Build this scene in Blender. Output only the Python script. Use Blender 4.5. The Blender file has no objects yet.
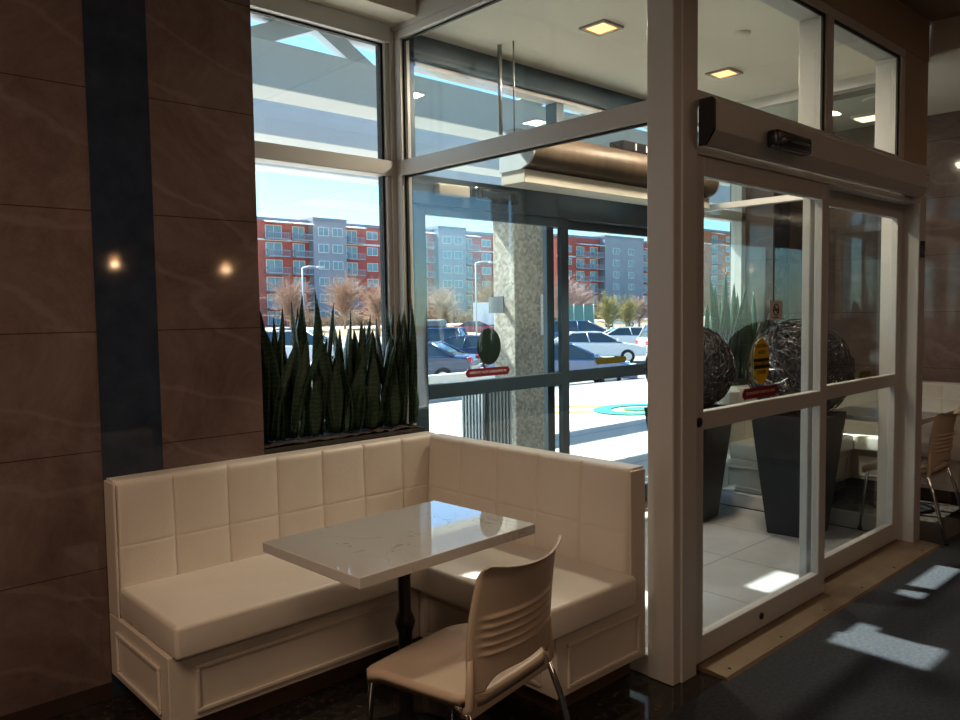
import bpy, bmesh, math, random
from mathutils import Vector, Matrix
random.seed(7)
PI = math.pi
S = bpy.context.scene
C = S.collection

# ------------------------------------------------------------------ camera
cd = bpy.data.cameras.new('camera'); cam = bpy.data.objects.new('camera', cd); C.objects.link(cam)
cd.sensor_fit = 'HORIZONTAL'; cd.sensor_width = 36.0; cd.lens = 790.46/960*36.0
cd.clip_start = 0.05; cd.clip_end = 2000
YAW, PITCH, ROLL = 0.822823, 0.0617124, -0.0143408
fw = Vector((math.cos(PITCH)*math.cos(YAW), math.cos(PITCH)*math.sin(YAW), -math.sin(PITCH)))
rt = Vector((math.sin(YAW), -math.cos(YAW), 0)); up = rt.cross(fw)
rt2 = math.cos(ROLL)*rt + math.sin(ROLL)*up; up2 = math.cos(ROLL)*up - math.sin(ROLL)*rt
M = Matrix((rt2, up2, -fw)).transposed().to_4x4(); M.translation = (0, 0, 1.5)
cam.matrix_world = M
S.camera = cam

# ------------------------------------------------------------------ sky, sun, exposure
S.view_settings.view_transform = 'Standard'; S.view_settings.look = 'None'
S.view_settings.gamma = 1.0; S.view_settings.use_curve_mapping = False
S.view_settings.exposure = 1.38
SKY_STRENGTH = 0.135
SUN_STRENGTH = 10.0
SUN_DIR = Vector((0.21, -0.87, -1.0)).normalized()      # the way the light travels
w = bpy.data.worlds.new('sky'); S.world = w; w.use_nodes = True
nt = w.node_tree; bg = nt.nodes['Background']
sky = nt.nodes.new('ShaderNodeTexSky'); sky.sky_type = 'NISHITA'; sky.sun_disc = False
sky.sun_elevation = math.asin(-SUN_DIR.z); sky.sun_rotation = math.atan2(-SUN_DIR.x, -SUN_DIR.y)
sky.air_density = 1.0; sky.dust_density = 0.3; sky.ozone_density = 3.0
tint = nt.nodes.new('ShaderNodeMixRGB'); tint.blend_type = 'MULTIPLY'; tint.inputs[0].default_value = 1; tint.inputs[2].default_value = (.72, .98, 1.12, 1)
nt.links.new(sky.outputs[0], tint.inputs[1]); nt.links.new(tint.outputs[0], bg.inputs[0]); bg.inputs[1].default_value = SKY_STRENGTH
sl = bpy.data.lights.new('sun', 'SUN'); sl.energy = SUN_STRENGTH; sl.angle = math.radians(0.6); sl.color = (1, .96, .88)
so = bpy.data.objects.new('sun', sl); C.objects.link(so)
so.rotation_euler = SUN_DIR.to_track_quat('-Z', 'Y').to_euler(); so.location = (-3, 20, 20)
try:
    S.cycles.max_bounces = 10; S.cycles.transparent_max_bounces = 40; S.cycles.diffuse_bounces = 5
    S.cycles.glossy_bounces = 5; S.cycles.caustics_reflective = False; S.cycles.caustics_refractive = False
    S.cycles.sample_clamp_indirect = 4.0
except Exception:
    pass

def area(name, loc, size, energy, color, rot=(0, 0, 0)):
    l = bpy.data.lights.new(name, 'AREA'); l.shape = 'RECTANGLE'; l.size, l.size_y = size; l.energy = energy; l.color = color
    o = bpy.data.objects.new(name, l); C.objects.link(o); o.location = loc; o.rotation_euler = rot
    return o
# added warm fill lights for the dining room (behind and beside the camera)
area('room_fill_light', (-0.8, 1.1, 3.18), (1.6, 1.6), 19, (1, .70, .48))
area('room_fill_light', (-0.9, -3.0, 3.18), (1.6, 1.6), 15, (1, .70, .48))
area('room_fill_light', (5.0, -0.9, 3.18), (1.2, 1.2), 4, (1, .62, .40))

# ------------------------------------------------------------------ materials
MATS = {}
def mat(name, col, rough=.5, metal=0.0, spec=.5, coat=0.0, emis=None, es=0.0):
    if name in MATS: return MATS[name]
    m = bpy.data.materials.new(name); m.use_nodes = True
    b = m.node_tree.nodes['Principled BSDF']
    b.inputs['Base Color'].default_value = (*col, 1); b.inputs['Roughness'].default_value = rough
    b.inputs['Metallic'].default_value = metal; b.inputs['Specular IOR Level'].default_value = spec
    b.inputs['Coat Weight'].default_value = coat
    if emis: b.inputs['Emission Color'].default_value = (*emis, 1); b.inputs['Emission Strength'].default_value = es
    MATS[name] = m; return m
def nodes(m): return m.node_tree.nodes, m.node_tree.links, m.node_tree.nodes['Principled BSDF']
def noisy(name, stops, scale=5, detail=6, rough=.5, bump=0.0, bscale=None, metal=0, spec=.5, dist=0.0, coords='Object', stretch=None, nrough=.6):
    """noise-driven colour ramp material"""
    if name in MATS: return MATS[name]
    m = mat(name, stops[0][1], rough, metal, spec); N, L, b = nodes(m)
    tc = N.new('ShaderNodeTexCoord'); src = tc.outputs[coords]
    if stretch:
        mp = N.new('ShaderNodeMapping'); mp.inputs['Scale'].default_value = stretch; L.new(src, mp.inputs[0]); src = mp.outputs[0]
    n = N.new('ShaderNodeTexNoise'); n.inputs['Scale'].default_value = scale; n.inputs['Detail'].default_value = detail
    n.inputs['Roughness'].default_value = nrough; n.inputs['Distortion'].default_value = dist; L.new(src, n.inputs[0])
    r = N.new('ShaderNodeValToRGB'); L.new(n.outputs[0], r.inputs[0])
    while len(r.color_ramp.elements) < len(stops): r.color_ramp.elements.new(.5)
    for e, (p, c) in zip(r.color_ramp.elements, stops): e.position = p; e.color = (*c, 1)
    L.new(r.outputs[0], b.inputs['Base Color'])
    if bump:
        n2 = N.new('ShaderNodeTexNoise'); n2.inputs['Scale'].default_value = bscale or scale*4; n2.inputs['Detail'].default_value = 4; L.new(src, n2.inputs[0])
        bp = N.new('ShaderNodeBump'); bp.inputs['Strength'].default_value = bump; bp.inputs['Distance'].default_value = .01
        L.new(n2.outputs[0], bp.inputs['Height']); L.new(bp.outputs[0], b.inputs['Normal'])
    return m

def marble_mat(name, dark, mid, light, vein):
    m = mat(name, mid, .06); N, L, b = nodes(m)
    tc = N.new('ShaderNodeTexCoord')
    n = N.new('ShaderNodeTexNoise'); n.inputs['Scale'].default_value = 2.2; n.inputs['Detail'].default_value = 9; n.inputs['Roughness'].default_value = .78; n.inputs['Distortion'].default_value = .6
    L.new(tc.outputs['Object'], n.inputs[0])
    r = N.new('ShaderNodeValToRGB'); cr = r.color_ramp
    cr.elements[0].position = .3; cr.elements[0].color = (*dark, 1); cr.elements[1].position = .72; cr.elements[1].color = (*light, 1)
    e = cr.elements.new(.5); e.color = (*mid, 1); L.new(n.outputs[0], r.inputs[0])
    # thin diagonal veins
    mp = N.new('ShaderNodeMapping'); mp.inputs['Rotation'].default_value = (0, .9, .3); mp.inputs['Scale'].default_value = (1, 1, 2.2); L.new(tc.outputs['Object'], mp.inputs[0])
    wv = N.new('ShaderNodeTexWave'); wv.inputs['Scale'].default_value = .55; wv.inputs['Distortion'].default_value = 9; wv.inputs['Detail'].default_value = 5; wv.inputs['Detail Scale'].default_value = 1.3
    L.new(mp.outputs[0], wv.inputs[0])
    r2 = N.new('ShaderNodeValToRGB'); r2.color_ramp.elements[0].position = .97; r2.color_ramp.elements[0].color = (0, 0, 0, 1); r2.color_ramp.elements[1].color = (.35, .35, .35, 1); r2.color_ramp.elements[1].position = 1
    L.new(wv.outputs[1], r2.inputs[0])
    mx = N.new('ShaderNodeMixRGB'); L.new(r2.outputs[0], mx.inputs[0]); L.new(r.outputs[0], mx.inputs[1]); mx.inputs[2].default_value = (*vein, 1)
    # slab joints every 0.46 m in height
    sp = N.new('ShaderNodeSeparateXYZ'); L.new(tc.outputs['Object'], sp.inputs[0])
    ad = N.new('ShaderNodeMath'); ad.operation = 'ADD'; ad.inputs[1].default_value = -.06; L.new(sp.outputs[2], ad.inputs[0])
    mo = N.new('ShaderNodeMath'); mo.operation = 'MODULO'; mo.inputs[1].default_value = .46; L.new(ad.outputs[0], mo.inputs[0])
    lt = N.new('ShaderNodeMath'); lt.operation = 'LESS_THAN'; lt.inputs[1].default_value = .004; L.new(mo.outputs[0], lt.inputs[0])
    mx2 = N.new('ShaderNodeMixRGB'); L.new(lt.outputs[0], mx2.inputs[0]); L.new(mx.outputs[0], mx2.inputs[1]); mx2.inputs[2].default_value = (.045, .028, .024, 1)
    L.new(mx2.outputs[0], b.inputs['Base Color'])
    return m

def glass_mat(name, tint, refl=1.0):
    if name in MATS: return MATS[name]
    m = bpy.data.materials.new(name); m.use_nodes = True; N = m.node_tree.nodes; L = m.node_tree.links
    N.remove(N['Principled BSDF']); out = N['Material Output']
    t = N.new('ShaderNodeBsdfTransparent'); t.inputs[0].default_value = (*tint, 1)
    g = N.new('ShaderNodeBsdfGlossy'); g.inputs['Roughness'].default_value = 0.0; g.inputs[0].default_value = (1, 1, 1, 1)
    lw = N.new('ShaderNodeLayerWeight'); lw.inputs[0].default_value = .5
    p = N.new('ShaderNodeMath'); p.operation = 'POWER'; p.inputs[1].default_value = 5; L.new(lw.outputs['Facing'], p.inputs[0])
    a = N.new('ShaderNodeMath'); a.operation = 'MULTIPLY_ADD'; a.inputs[1].default_value = .96*refl; a.inputs[2].default_value = .04*refl; L.new(p.outputs[0], a.inputs[0])
    mx = N.new('ShaderNodeMixShader'); L.new(a.outputs[0], mx.inputs[0]); L.new(t.outputs[0], mx.inputs[1]); L.new(g.outputs[0], mx.inputs[2])
    L.new(mx.outputs[0], out.inputs[0]); MATS[name] = m; return m

ALU = noisy('satin_aluminium', [(.35, (.58, .57, .55)), (.65, (.60, .59, .57))], 1.5, 1, .42, metal=.15)
ALUD = noisy('shade_toned_aluminium', [(.35, (.05, .085, .115)), (.65, (.058, .095, .125))], 3, 2, .42, metal=.2)  # dark slate tone carries the backlit shade of the outer door frames
CHROME = mat('polished_chrome', (.75, .76, .78), .12, 1.0)
BLACKP = mat('black_plastic', (.012, .013, .018), .25)
BLACKI = mat('black_cast_iron', (.015, .015, .017), .32, .4)
GASKET = mat('black_rubber_gasket', (.012, .012, .012), .6)
GLASS = glass_mat('clear_glass', (.94, .97, .965))
GLASSO = glass_mat('outer_door_glass', (.93, .97, .965))
MARBLE = marble_mat('brown_marble', (.080, .053, .049), (.145, .098, .088), (.20, .142, .128), (.23, .175, .158))
DARKM = noisy('blue_black_granite', [(.3, (.018, .026, .045)), (.7, (.034, .044, .068))], 9, 8, .05)
GRAN = noisy('dark_granite_floor', [(.38, (.008, .008, .009)), (.55, (.028, .023, .019)), (.72, (.10, .075, .055))], 30, 9, .09, nrough=.75)
CARPET = noisy('charcoal_carpet', [(.3, (.030, .034, .042)), (.7, (.056, .062, .074))], 60, 6, .95, .5, 220, spec=.15)
VESTF = noisy('grey_entry_matting', [(.3, (.31, .315, .32)), (.7, (.42, .425, .43))], 2.5, 8, .75, .2, 90)
N, L, b = nodes(VESTF); tc = N.new('ShaderNodeTexCoord'); bk = N.new('ShaderNodeTexBrick'); bk.offset = 0; bk.inputs['Scale'].default_value = 1; bk.inputs['Brick Width'].default_value = .61; bk.inputs['Row Height'].default_value = .61; bk.inputs['Mortar Size'].default_value = .004
bk.inputs['Color1'].default_value = (1, 1, 1, 1); bk.inputs['Color2'].default_value = (.93, .93, .93, 1); bk.inputs['Mortar'].default_value = (.45, .45, .45, 1); L.new(tc.outputs['Object'], bk.inputs[0])
src = b.inputs['Base Color'].links[0].from_socket; mu = N.new('ShaderNodeMixRGB'); mu.blend_type = 'MULTIPLY'; mu.inputs[0].default_value = 1; L.new(src, mu.inputs[1]); L.new(bk.outputs[0], mu.inputs[2]); L.new(mu.outputs[0], b.inputs['Base Color'])
CREAM = noisy('cream_ceiling_paint', [(.3, (.84, .80, .69)), (.7, (.87, .83, .72))], 1.5, 2, .85)
TAUPE = noisy('taupe_wall_paint', [(.3, (.40, .30, .21)), (.7, (.43, .33, .24))], 1.5, 2, .8)
DKWALL = noisy('dark_brown_wall', [(.3, (.13, .09, .065)), (.7, (.16, .115, .085))], 1.5, 2, .7)
BROWNC = noisy('brown_ceiling_paint', [(.3, (.26, .20, .145)), (.7, (.29, .225, .165))], 1.5, 2, .85)
VINYL = noisy('off_white_vinyl', [(.3, (.70, .64, .57)), (.7, (.75, .69, .62))], 4, 4, .38, .12, 160)
WOODW = noisy('off_white_painted_wood', [(.3, (.68, .61, .53)), (.7, (.72, .65, .57))], 3, 3, .45)
SHELL = noisy('beige_moulded_plastic', [(.3, (.56, .44, .33)), (.7, (.60, .475, .36))], 3, 2, .42)
SOIL = noisy('dark_potting_soil', [(.3, (.02, .014, .01)), (.7, (.07, .05, .035))], 40, 6, .95, .8, 60)
PLANTER = noisy('matt_black_planter', [(.35, (.010, .011, .014)), (.65, (.016, .018, .022))], 4, 6, .42, spec=.3)
SILL = noisy('worn_bronze_threshold', [(.3, (.20, .145, .095)), (.7, (.29, .215, .145))], 6, 6, .42, metal=.5)
STEEL = noisy('white_painted_steel_beam', [(.35, (.36, .40, .43)), (.65, (.39, .435, .465))], 1.2, 4, .55)
CONC = noisy('exterior_concrete', [(.3, (.52, .49, .44)), (.7, (.66, .63, .57))], 1.3, 9, .9)
BRN = noisy('brushed_bronze_metal', [(.3, (.085, .058, .036)), (.7, (.13, .09, .058))], 2.2, 5, .5, metal=.3, stretch=(6, 1, .4))

# white quartz with grey veins
QUARTZ = mat('white_quartz_with_grey_veins', (.72, .71, .69), .03, coat=1.0); N, L, b = nodes(QUARTZ)
tc = N.new('ShaderNodeTexCoord'); n = N.new('ShaderNodeTexNoise'); n.inputs['Scale'].default_value = 6; n.inputs['Detail'].default_value = 8; n.inputs['Distortion'].default_value = 1.6
L.new(tc.outputs['Object'], n.inputs[0]); s_ = N.new('ShaderNodeMath'); s_.operation = 'SUBTRACT'; s_.inputs[1].default_value = .5; L.new(n.outputs[0], s_.inputs[0])
a_ = N.new('ShaderNodeMath'); a_.operation = 'ABSOLUTE'; L.new(s_.outputs[0], a_.inputs[0])
r = N.new('ShaderNodeValToRGB'); r.color_ramp.elements[0].color = (.36, .36, .38, 1); r.color_ramp.elements[0].position = 0; r.color_ramp.elements[1].position = .018; r.color_ramp.elements[1].color = (1, 1, 1, 1)
L.new(a_.outputs[0], r.inputs[0])
n2 = N.new('ShaderNodeTexNoise'); n2.inputs['Scale'].default_value = 3; L.new(tc.outputs['Object'], n2.inputs[0])
r3 = N.new('ShaderNodeValToRGB'); r3.color_ramp.elements[0].position = .5; r3.color_ramp.elements[1].position = .62; L.new(n2.outputs[0], r3.inputs[0])
mx = N.new('ShaderNodeMixRGB'); L.new(r3.outputs[0], mx.inputs[0]); mx.inputs[1].default_value = (.74, .73, .71, 1)
mm = N.new('ShaderNodeMixRGB'); mm.blend_type = 'MULTIPLY'; mm.inputs[0].default_value = .75; mm.inputs[1].default_value = (.74, .73, .71, 1); L.new(r.outputs[0], mm.inputs[2]); L.new(mm.outputs[0], mx.inputs[2])
L.new(mx.outputs[0], b.inputs['Base Color'])

# snake-plant leaf: dark green with paler cross bands
LEAF = mat('banded_dark_green_leaf', (.02, .05, .025), .38); N, L, b = nodes(LEAF)
tc = N.new('ShaderNodeTexCoord'); wv = N.new('ShaderNodeTexWave'); wv.bands_direction = 'Z'; wv.inputs['Scale'].default_value = 14; wv.inputs['Distortion'].default_value = 7; wv.inputs['Detail'].default_value = 3; wv.inputs['Detail Scale'].default_value = 2
L.new(tc.outputs['Object'], wv.inputs[0]); r = N.new('ShaderNodeValToRGB'); r.color_ramp.elements[0].color = (.014, .036, .018, 1); r.color_ramp.elements[0].position = .35
r.color_ramp.elements[1].color = (.040, .078, .042, 1); r.color_ramp.elements[1].position = .95; L.new(wv.outputs[1], r.inputs[0]); L.new(r.outputs[0], b.inputs['Base Color'])

# exposed-aggregate pillar
AGG = mat('exposed_aggregate_concrete', (.5, .45, .36), .9); N, L, b = nodes(AGG)
tc = N.new('ShaderNodeTexCoord'); v = N.new('ShaderNodeTexVoronoi'); v.inputs['Scale'].default_value = 38; L.new(tc.outputs['Object'], v.inputs[0])
r = N.new('ShaderNodeValToRGB'); L.new(v.outputs['Color'], r.inputs[0]); r.color_ramp.elements[0].color = (.26, .235, .20, 1); r.color_ramp.elements[1].color = (.46, .43, .37, 1); r.color_ramp.elements[0].position = .2; r.color_ramp.elements[1].position = .8
L.new(r.outputs[0], b.inputs['Base Color'])

# ------------------------------------------------------------------ mesh helpers
def add_box(bm, x0, x1, y0, y1, z0, z1, bev=0.0, seg=2):
    b2 = bmesh.new(); bmesh.ops.create_cube(b2, size=1.0)
    for v in b2.verts: v.co = Vector(((x0+x1)/2 + v.co.x*(x1-x0), (y0+y1)/2 + v.co.y*(y1-y0), (z0+z1)/2 + v.co.z*(z1-z0)))
    if bev > 0: bmesh.ops.bevel(b2, geom=b2.edges[:], offset=min(bev, .49*min(abs(x1-x0), abs(y1-y0), abs(z1-z0))), segments=seg, profile=.5, affect='EDGES')
    merge(bm, b2)
def merge(bm, b2, mtx=None):
    b2.verts.index_update(); vs = []
    for v in b2.verts: vs.append(bm.verts.new((mtx @ v.co) if mtx else v.co))
    for f in b2.faces:
        try:
            nf = bm.faces.new([vs[v.index] for v in f.verts]); nf.smooth = f.smooth
        except ValueError: pass
    b2.free()
def add_tube(bm, pts, rad, n=8, cap=True):
    pts = [Vector(p) for p in pts]; rads = rad if isinstance(rad, (list, tuple)) else [rad]*len(pts)
    rings = []; prev = None
    for i, p in enumerate(pts):
        d = (pts[min(i+1, len(pts)-1)] - pts[max(i-1, 0)]).normalized()
        if prev is None: u = d.orthogonal().normalized()
        else:
            u = prev - d*prev.dot(d); u = u.normalized() if u.length > 1e-5 else d.orthogonal().normalized()
        prev = u; vv = d.cross(u)
        rings.append([bm.verts.new(p + (u*math.cos(2*PI*k/n) + vv*math.sin(2*PI*k/n))*rads[i]) for k in range(n)])
    for a, b in zip(rings, rings[1:]):
        for k in range(n):
            f = bm.faces.new((a[k], a[(k+1) % n], b[(k+1) % n], b[k])); f.smooth = True
    if cap: bm.faces.new(rings[0][::-1]); bm.faces.new(rings[-1])
def add_lathe(bm, prof, n=24, c=(0, 0, 0)):
    rings = []
    for r_, z in prof: rings.append([bm.verts.new((c[0]+r_*math.cos(2*PI*k/n), c[1]+r_*math.sin(2*PI*k/n), c[2]+z)) for k in range(n)])
    for a, b in zip(rings, rings[1:]):
        for k in range(n):
            f = bm.faces.new((a[k], a[(k+1) % n], b[(k+1) % n], b[k])); f.smooth = True
    bm.faces.new(rings[0][::-1]); bm.faces.new(rings[-1])
def add_prism(bm, poly, axis, a0, a1):
    """extrude a 2D polygon along an axis ('x': poly is (y,z); 'y': (x,z); 'z': (x,y))"""
    def P(p, a): return {'x': (a, p[0], p[1]), 'y': (p[0], a, p[1]), 'z': (p[0], p[1], a)}[axis]
    A = [bm.verts.new(P(p, a0)) for p in poly]; B = [bm.verts.new(P(p, a1)) for p in poly]; n = len(poly)
    bm.faces.new(A); bm.faces.new(B[::-1])
    for i in range(n): bm.faces.new((A[i], B[i], B[(i+1) % n], A[(i+1) % n]))
def obj(name, bm, material, parent=None, smooth=False, bevel=0.0):
    bmesh.ops.recalc_face_normals(bm, faces=bm.faces[:])
    me = bpy.data.meshes.new(name); bm.to_mesh(me); bm.free()
    if smooth:
        for p in me.polygons: p.use_smooth = True
    for m in (material if isinstance(material, (list, tuple)) else [material]): me.materials.append(m)
    o = bpy.data.objects.new(name, me); C.objects.link(o)
    if parent: o.parent = parent
    if bevel:
        b = o.modifiers.new('bevel', 'BEVEL'); b.width = bevel; b.segments = 2; b.limit_method = 'ANGLE'
    return o
def boxobj(name, ext, material, parent=None, bev=0.0):
    bm = bmesh.new(); add_box(bm, *ext, bev=bev); return obj(name, bm, material, parent)
def tag(o, label, cat, group=None, kind=None):
    o['label'] = label; o['category'] = cat
    if group: o['group'] = group
    if kind: o['kind'] = kind
    return o
def struct(o): o['kind'] = 'structure'; return o
def thing(name, label, cat, loc=(0, 0, 0), rotz=0.0, group=None, kind=None):
    o = bpy.data.objects.new(name, None); C.objects.link(o); o.location = loc; o.rotation_euler = (0, 0, rotz); o.empty_display_size = .1
    if kind == 'structure': o['kind'] = kind; return o
    return tag(o, label, cat, group, kind)
def kids(o): return [c for c in bpy.data.objects if c.parent == o]
def dup(root, loc, rotz=None, label=None, group=None):
    r_ = root.copy(); C.objects.link(r_); r_.location = loc
    if rotz is not None: r_.rotation_euler = (0, 0, rotz)
    if label: r_['label'] = label
    if group: r_['group'] = group
    for ch in kids(root):
        c = ch.copy(); C.objects.link(c); c.parent = r_
        for g in kids(ch):
            d = g.copy(); C.objects.link(d); d.parent = c
    return r_
def textmesh(body, size, material, parent, loc, rot, name='lettering', ext=.0004, align='CENTER', mirror=False, xs=1.0):
    cu = bpy.data.curves.new('t', 'FONT'); cu.body = body; cu.size = size; cu.align_x = align; cu.align_y = 'CENTER'; cu.extrude = ext; cu.resolution_u = 2
    to = bpy.data.objects.new('t', cu); C.objects.link(to)
    dg = bpy.context.evaluated_depsgraph_get(); me = bpy.data.meshes.new_from_object(to.evaluated_get(dg))
    bpy.data.objects.remove(to)
    me.materials.clear(); me.materials.append(material)
    o = bpy.data.objects.new(name, me); C.objects.link(o); o.parent = parent; o.location = loc; o.rotation_euler = rot
    o.scale = (-xs if mirror else xs, 1, 1)
    return o
FX = (PI/2, 0, 0)           # text facing -Y

# ================================================================== SETTING
# levels and planes
YA = 3.22      # marble face / back of booths
YW = 3.52      # window line
YC = 1.75      # inner automatic doors
XB = 2.66      # left glass partition of the vestibule
XD = 5.45      # right glass partition
XR = 7.12      # right end wall
ZC = 3.03      # low ceiling
ZM = 3.22      # main room ceiling

bm = bmesh.new(); add_box(bm, -3.2, XR, -6.2, 1.62, -.12, 0.0); struct(obj('floor', bm, CARPET))
bm = bmesh.new(); add_box(bm, -3.2, 2.70, 1.62, 3.25, -.12, 0.0); add_box(bm, XD-.05, XR, 1.62, 3.25, -.12, 0.0); add_box(bm, 2.70, XD-.05, 1.62, 1.86, -.12, 0.0); struct(obj('floor', bm, GRAN))
bm = bmesh.new(); add_box(bm, 2.70, XD-.05, 1.86, 3.70, -.12, -.001); struct(obj('floor', bm, VESTF))
# ceilings
bm = bmesh.new(); add_box(bm, -3.2, XR+.2, -6.2, YC, ZM, ZM+.12); add_box(bm, -3.2, XB, YC, 3.28, ZM, ZM+.12); struct(obj('ceiling', bm, BROWNC))
bm = bmesh.new(); add_box(bm, -3.2, XB-.02, 3.28, 3.62, ZC, ZM+.1); struct(obj('ceiling', bm, CREAM))
bm = bmesh.new(); add_box(bm, XB-.02, XD, YC+.06, 3.62, 3.0, ZM+.1); struct(obj('ceiling', bm, CREAM))
bm = bmesh.new(); add_box(bm, XD, XR+.2, YC-.02, 3.62, ZC, ZM+.1); add_box(bm, 5.40, XR+.2, -2.0, YC-.02, ZC, ZM); struct(obj('ceiling', bm, CREAM))
# marble walls
bm = bmesh.new(); add_box(bm, -3.2, .985, YA, 3.62, 0, ZM); add_box(bm, 1.218, 1.667, YA, 3.62, 0, ZM); struct(obj('wall_left', bm, MARBLE))
bm = bmesh.new(); add_box(bm, .985, 1.218, YA-.002, 3.62, 0, ZM); struct(obj('trim_1', bm, DARKM))
bm = bmesh.new(); add_box(bm, 6.37, XR+.2, YA, 3.62, 0, ZC); struct(obj('wall_back', bm, MARBLE))
bm = bmesh.new(); add_box(bm, 6.395, 6.66, YA-.003, YA, 0, ZC); struct(obj('trim_2', bm, DARKM))
bm = bmesh.new(); add_box(bm, XR, XR+.2, -6.2, YA, 0, ZM); struct(obj('wall_right', bm, MARBLE))
# room behind the camera
bm = bmesh.new(); add_box(bm, -3.3, -3.2, -6.2, 3.62, 0, ZM); struct(obj('wall_far_left', bm, DKWALL))
bm = bmesh.new(); add_box(bm, -3.3, XR+.2, -6.3, -6.2, 0, ZM); struct(obj('wall_behind', bm, DKWALL))
# low wall under both windows
bm = bmesh.new(); add_box(bm, 1.667, XB+.02, YW-.02, YW+.1, 0, .90); struct(obj('wall_under_window', bm, WOODW))
bm = bmesh.new(); add_box(bm, XD-.02, 6.37, YW-.02, YW+.1, 0, .90); struct(obj('wall_under_window', bm, WOODW))
# bulkheads over partition and inner door
bm = bmesh.new(); add_box(bm, XB-.03, XB+.03, YC+.1, 3.52, 3.0, ZM); struct(obj('wall_bulkhead', bm, ALU))
bm = bmesh.new(); add_box(bm, 2.78, 5.38, YC-.02, YC+.06, 2.975, ZM); struct(obj('wall_bulkhead', bm, TAUPE))

def frame(name, bars, material, parent=None, bev=.003):
    bm = bmesh.new()
    for b in bars: add_box(bm, *b, bev=bev, seg=1)
    return obj(name, bm, material, parent)
def pane(ext, parent, name='pane', m=None): return boxobj(name, ext, m or GLASS, parent)

# ---- window 1: left window, lower and upper pane
w1 = thing('window_1', '', '', kind='structure')
frame('window_frame', [(1.667, 1.70, YW-.03, YW+.05, .90, ZC), (2.575, 2.60, YW-.03, YW+.05, .90, 2.98),
    (1.70, 2.60, YW-.05, YW+.05, 2.235, 2.315), (1.70, 2.60, YW-.05, YW+.05, 2.935, ZC), (1.70, 2.60, YW-.03, YW+.05, .90, .95)], ALU, w1)
frame('gasket', [(2.560, 2.575, YW-.01, YW+.03, .95, 2.235), (2.560, 2.575, YW-.01, YW+.03, 2.315, 2.935), (1.70, 2.575, YW-.01, YW+.02, 2.925, 2.935)], GASKET, w1, 0)
pane((1.70, 2.56, YW, YW+.008, .95, 2.235), w1); pane((1.70, 2.56, YW, YW+.008, 2.315, 2.925), w1)
# ---- corner post
bm = bmesh.new(); add_box(bm, 2.60, 2.645, YW-.04, YW+.09, 0.0, 3.0, .004, 1); add_box(bm, 2.675, 2.72, YW-.03, YW+.09, 0.0, 3.0, .004, 1)
add_box(bm, 2.645, 2.675, YW-.02, YW+.08, 0, 3.0); struct(obj('trim_3', bm, ALU))
# ---- window 2: partition B (plane x = XB)
w2 = thing('window_2', '', '', kind='structure')
frame('window_frame', [(XB-.03, XB+.03, 1.85, 3.48, 2.235, 2.315), (XB-.03, XB+.03, 1.85, 3.48, 2.955, 3.0),
    (XB-.03, XB-.008, 3.43, 3.48, .0, 2.235), (XB+.006, XB+.03, 3.42, 3.48, .0, 2.235), (XB-.03, XB-.008, 3.43, 3.48, 2.315, 2.955), (XB+.006, XB+.03, 3.42, 3.48, 2.315, 2.955),
    (XB-.03, XB+.03, 1.85, 3.48, 0, .09)], ALU, w2)
frame('gasket', [(XB-.008, XB+.006, 3.42, 3.48, .09, 2.235), (XB-.008, XB+.006, 3.42, 3.48, 2.315, 2.955), (XB-.008, XB+.006, 1.85, 3.43, 2.225, 2.236), (XB-.008, XB+.006, 1.85, 3.43, 2.945, 2.956)], GASKET, w2, 0)
pane((XB-.004, XB+.004, 1.85, 3.43, .09, 2.23), w2); pane((XB-.004, XB+.004, 1.85, 3.43, 2.315, 2.95), w2)
# ---- column at the near corner
bm = bmesh.new(); add_box(bm, 2.623, 2.78, 1.728, 1.85, 0, ZM, .004, 1); add_box(bm, 2.675, 2.78, 1.720, 1.74, 0, ZM, .002, 1); struct(obj('trim_4', bm, ALU))
# ---- window 3: partition D (plane x = XD)
w3 = thing('window_3', '', '', kind='structure')
frame('window_frame', [(XD-.03, XD+.03, 1.90, 3.48, 2.24, 2.285), (XD-.03, XD+.03, 1.90, 3.48, 2.93, 3.0), (XD-.03, XD+.03, 3.43, 3.50, 0, 3.0),
    (XD-.03, XD+.03, 1.90, 3.48, 0, .10)], ALU, w3)
pane((XD-.004, XD+.004, 1.90, 3.43, .10, 2.24), w3); pane((XD-.004, XD+.004, 1.90, 3.43, 2.285, 2.93), w3)
# ---- window 4: right booth's window
w4 = thing('window_4', '', '', kind='structure')
frame('window_frame', [(XD+.03, XD+.07, YW-.03, YW+.05, .90, ZC), (6.30, 6.37, YW-.05, YW+.05, .90, ZC), (XD+.03, 6.37, YW-.05, YW+.05, 2.235, 2.315),
    (XD+.03, 6.37, YW-.05, YW+.05, 2.935, ZC), (XD+.03, 6.37, YW-.03, YW+.05, .9, .95)], ALU, w4)
pane((XD+.07, 6.30, YW, YW+.008, .95, 2.235), w4); pane((XD+.07, 6.30, YW, YW+.008, 2.315, 2.935), w4)

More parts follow.
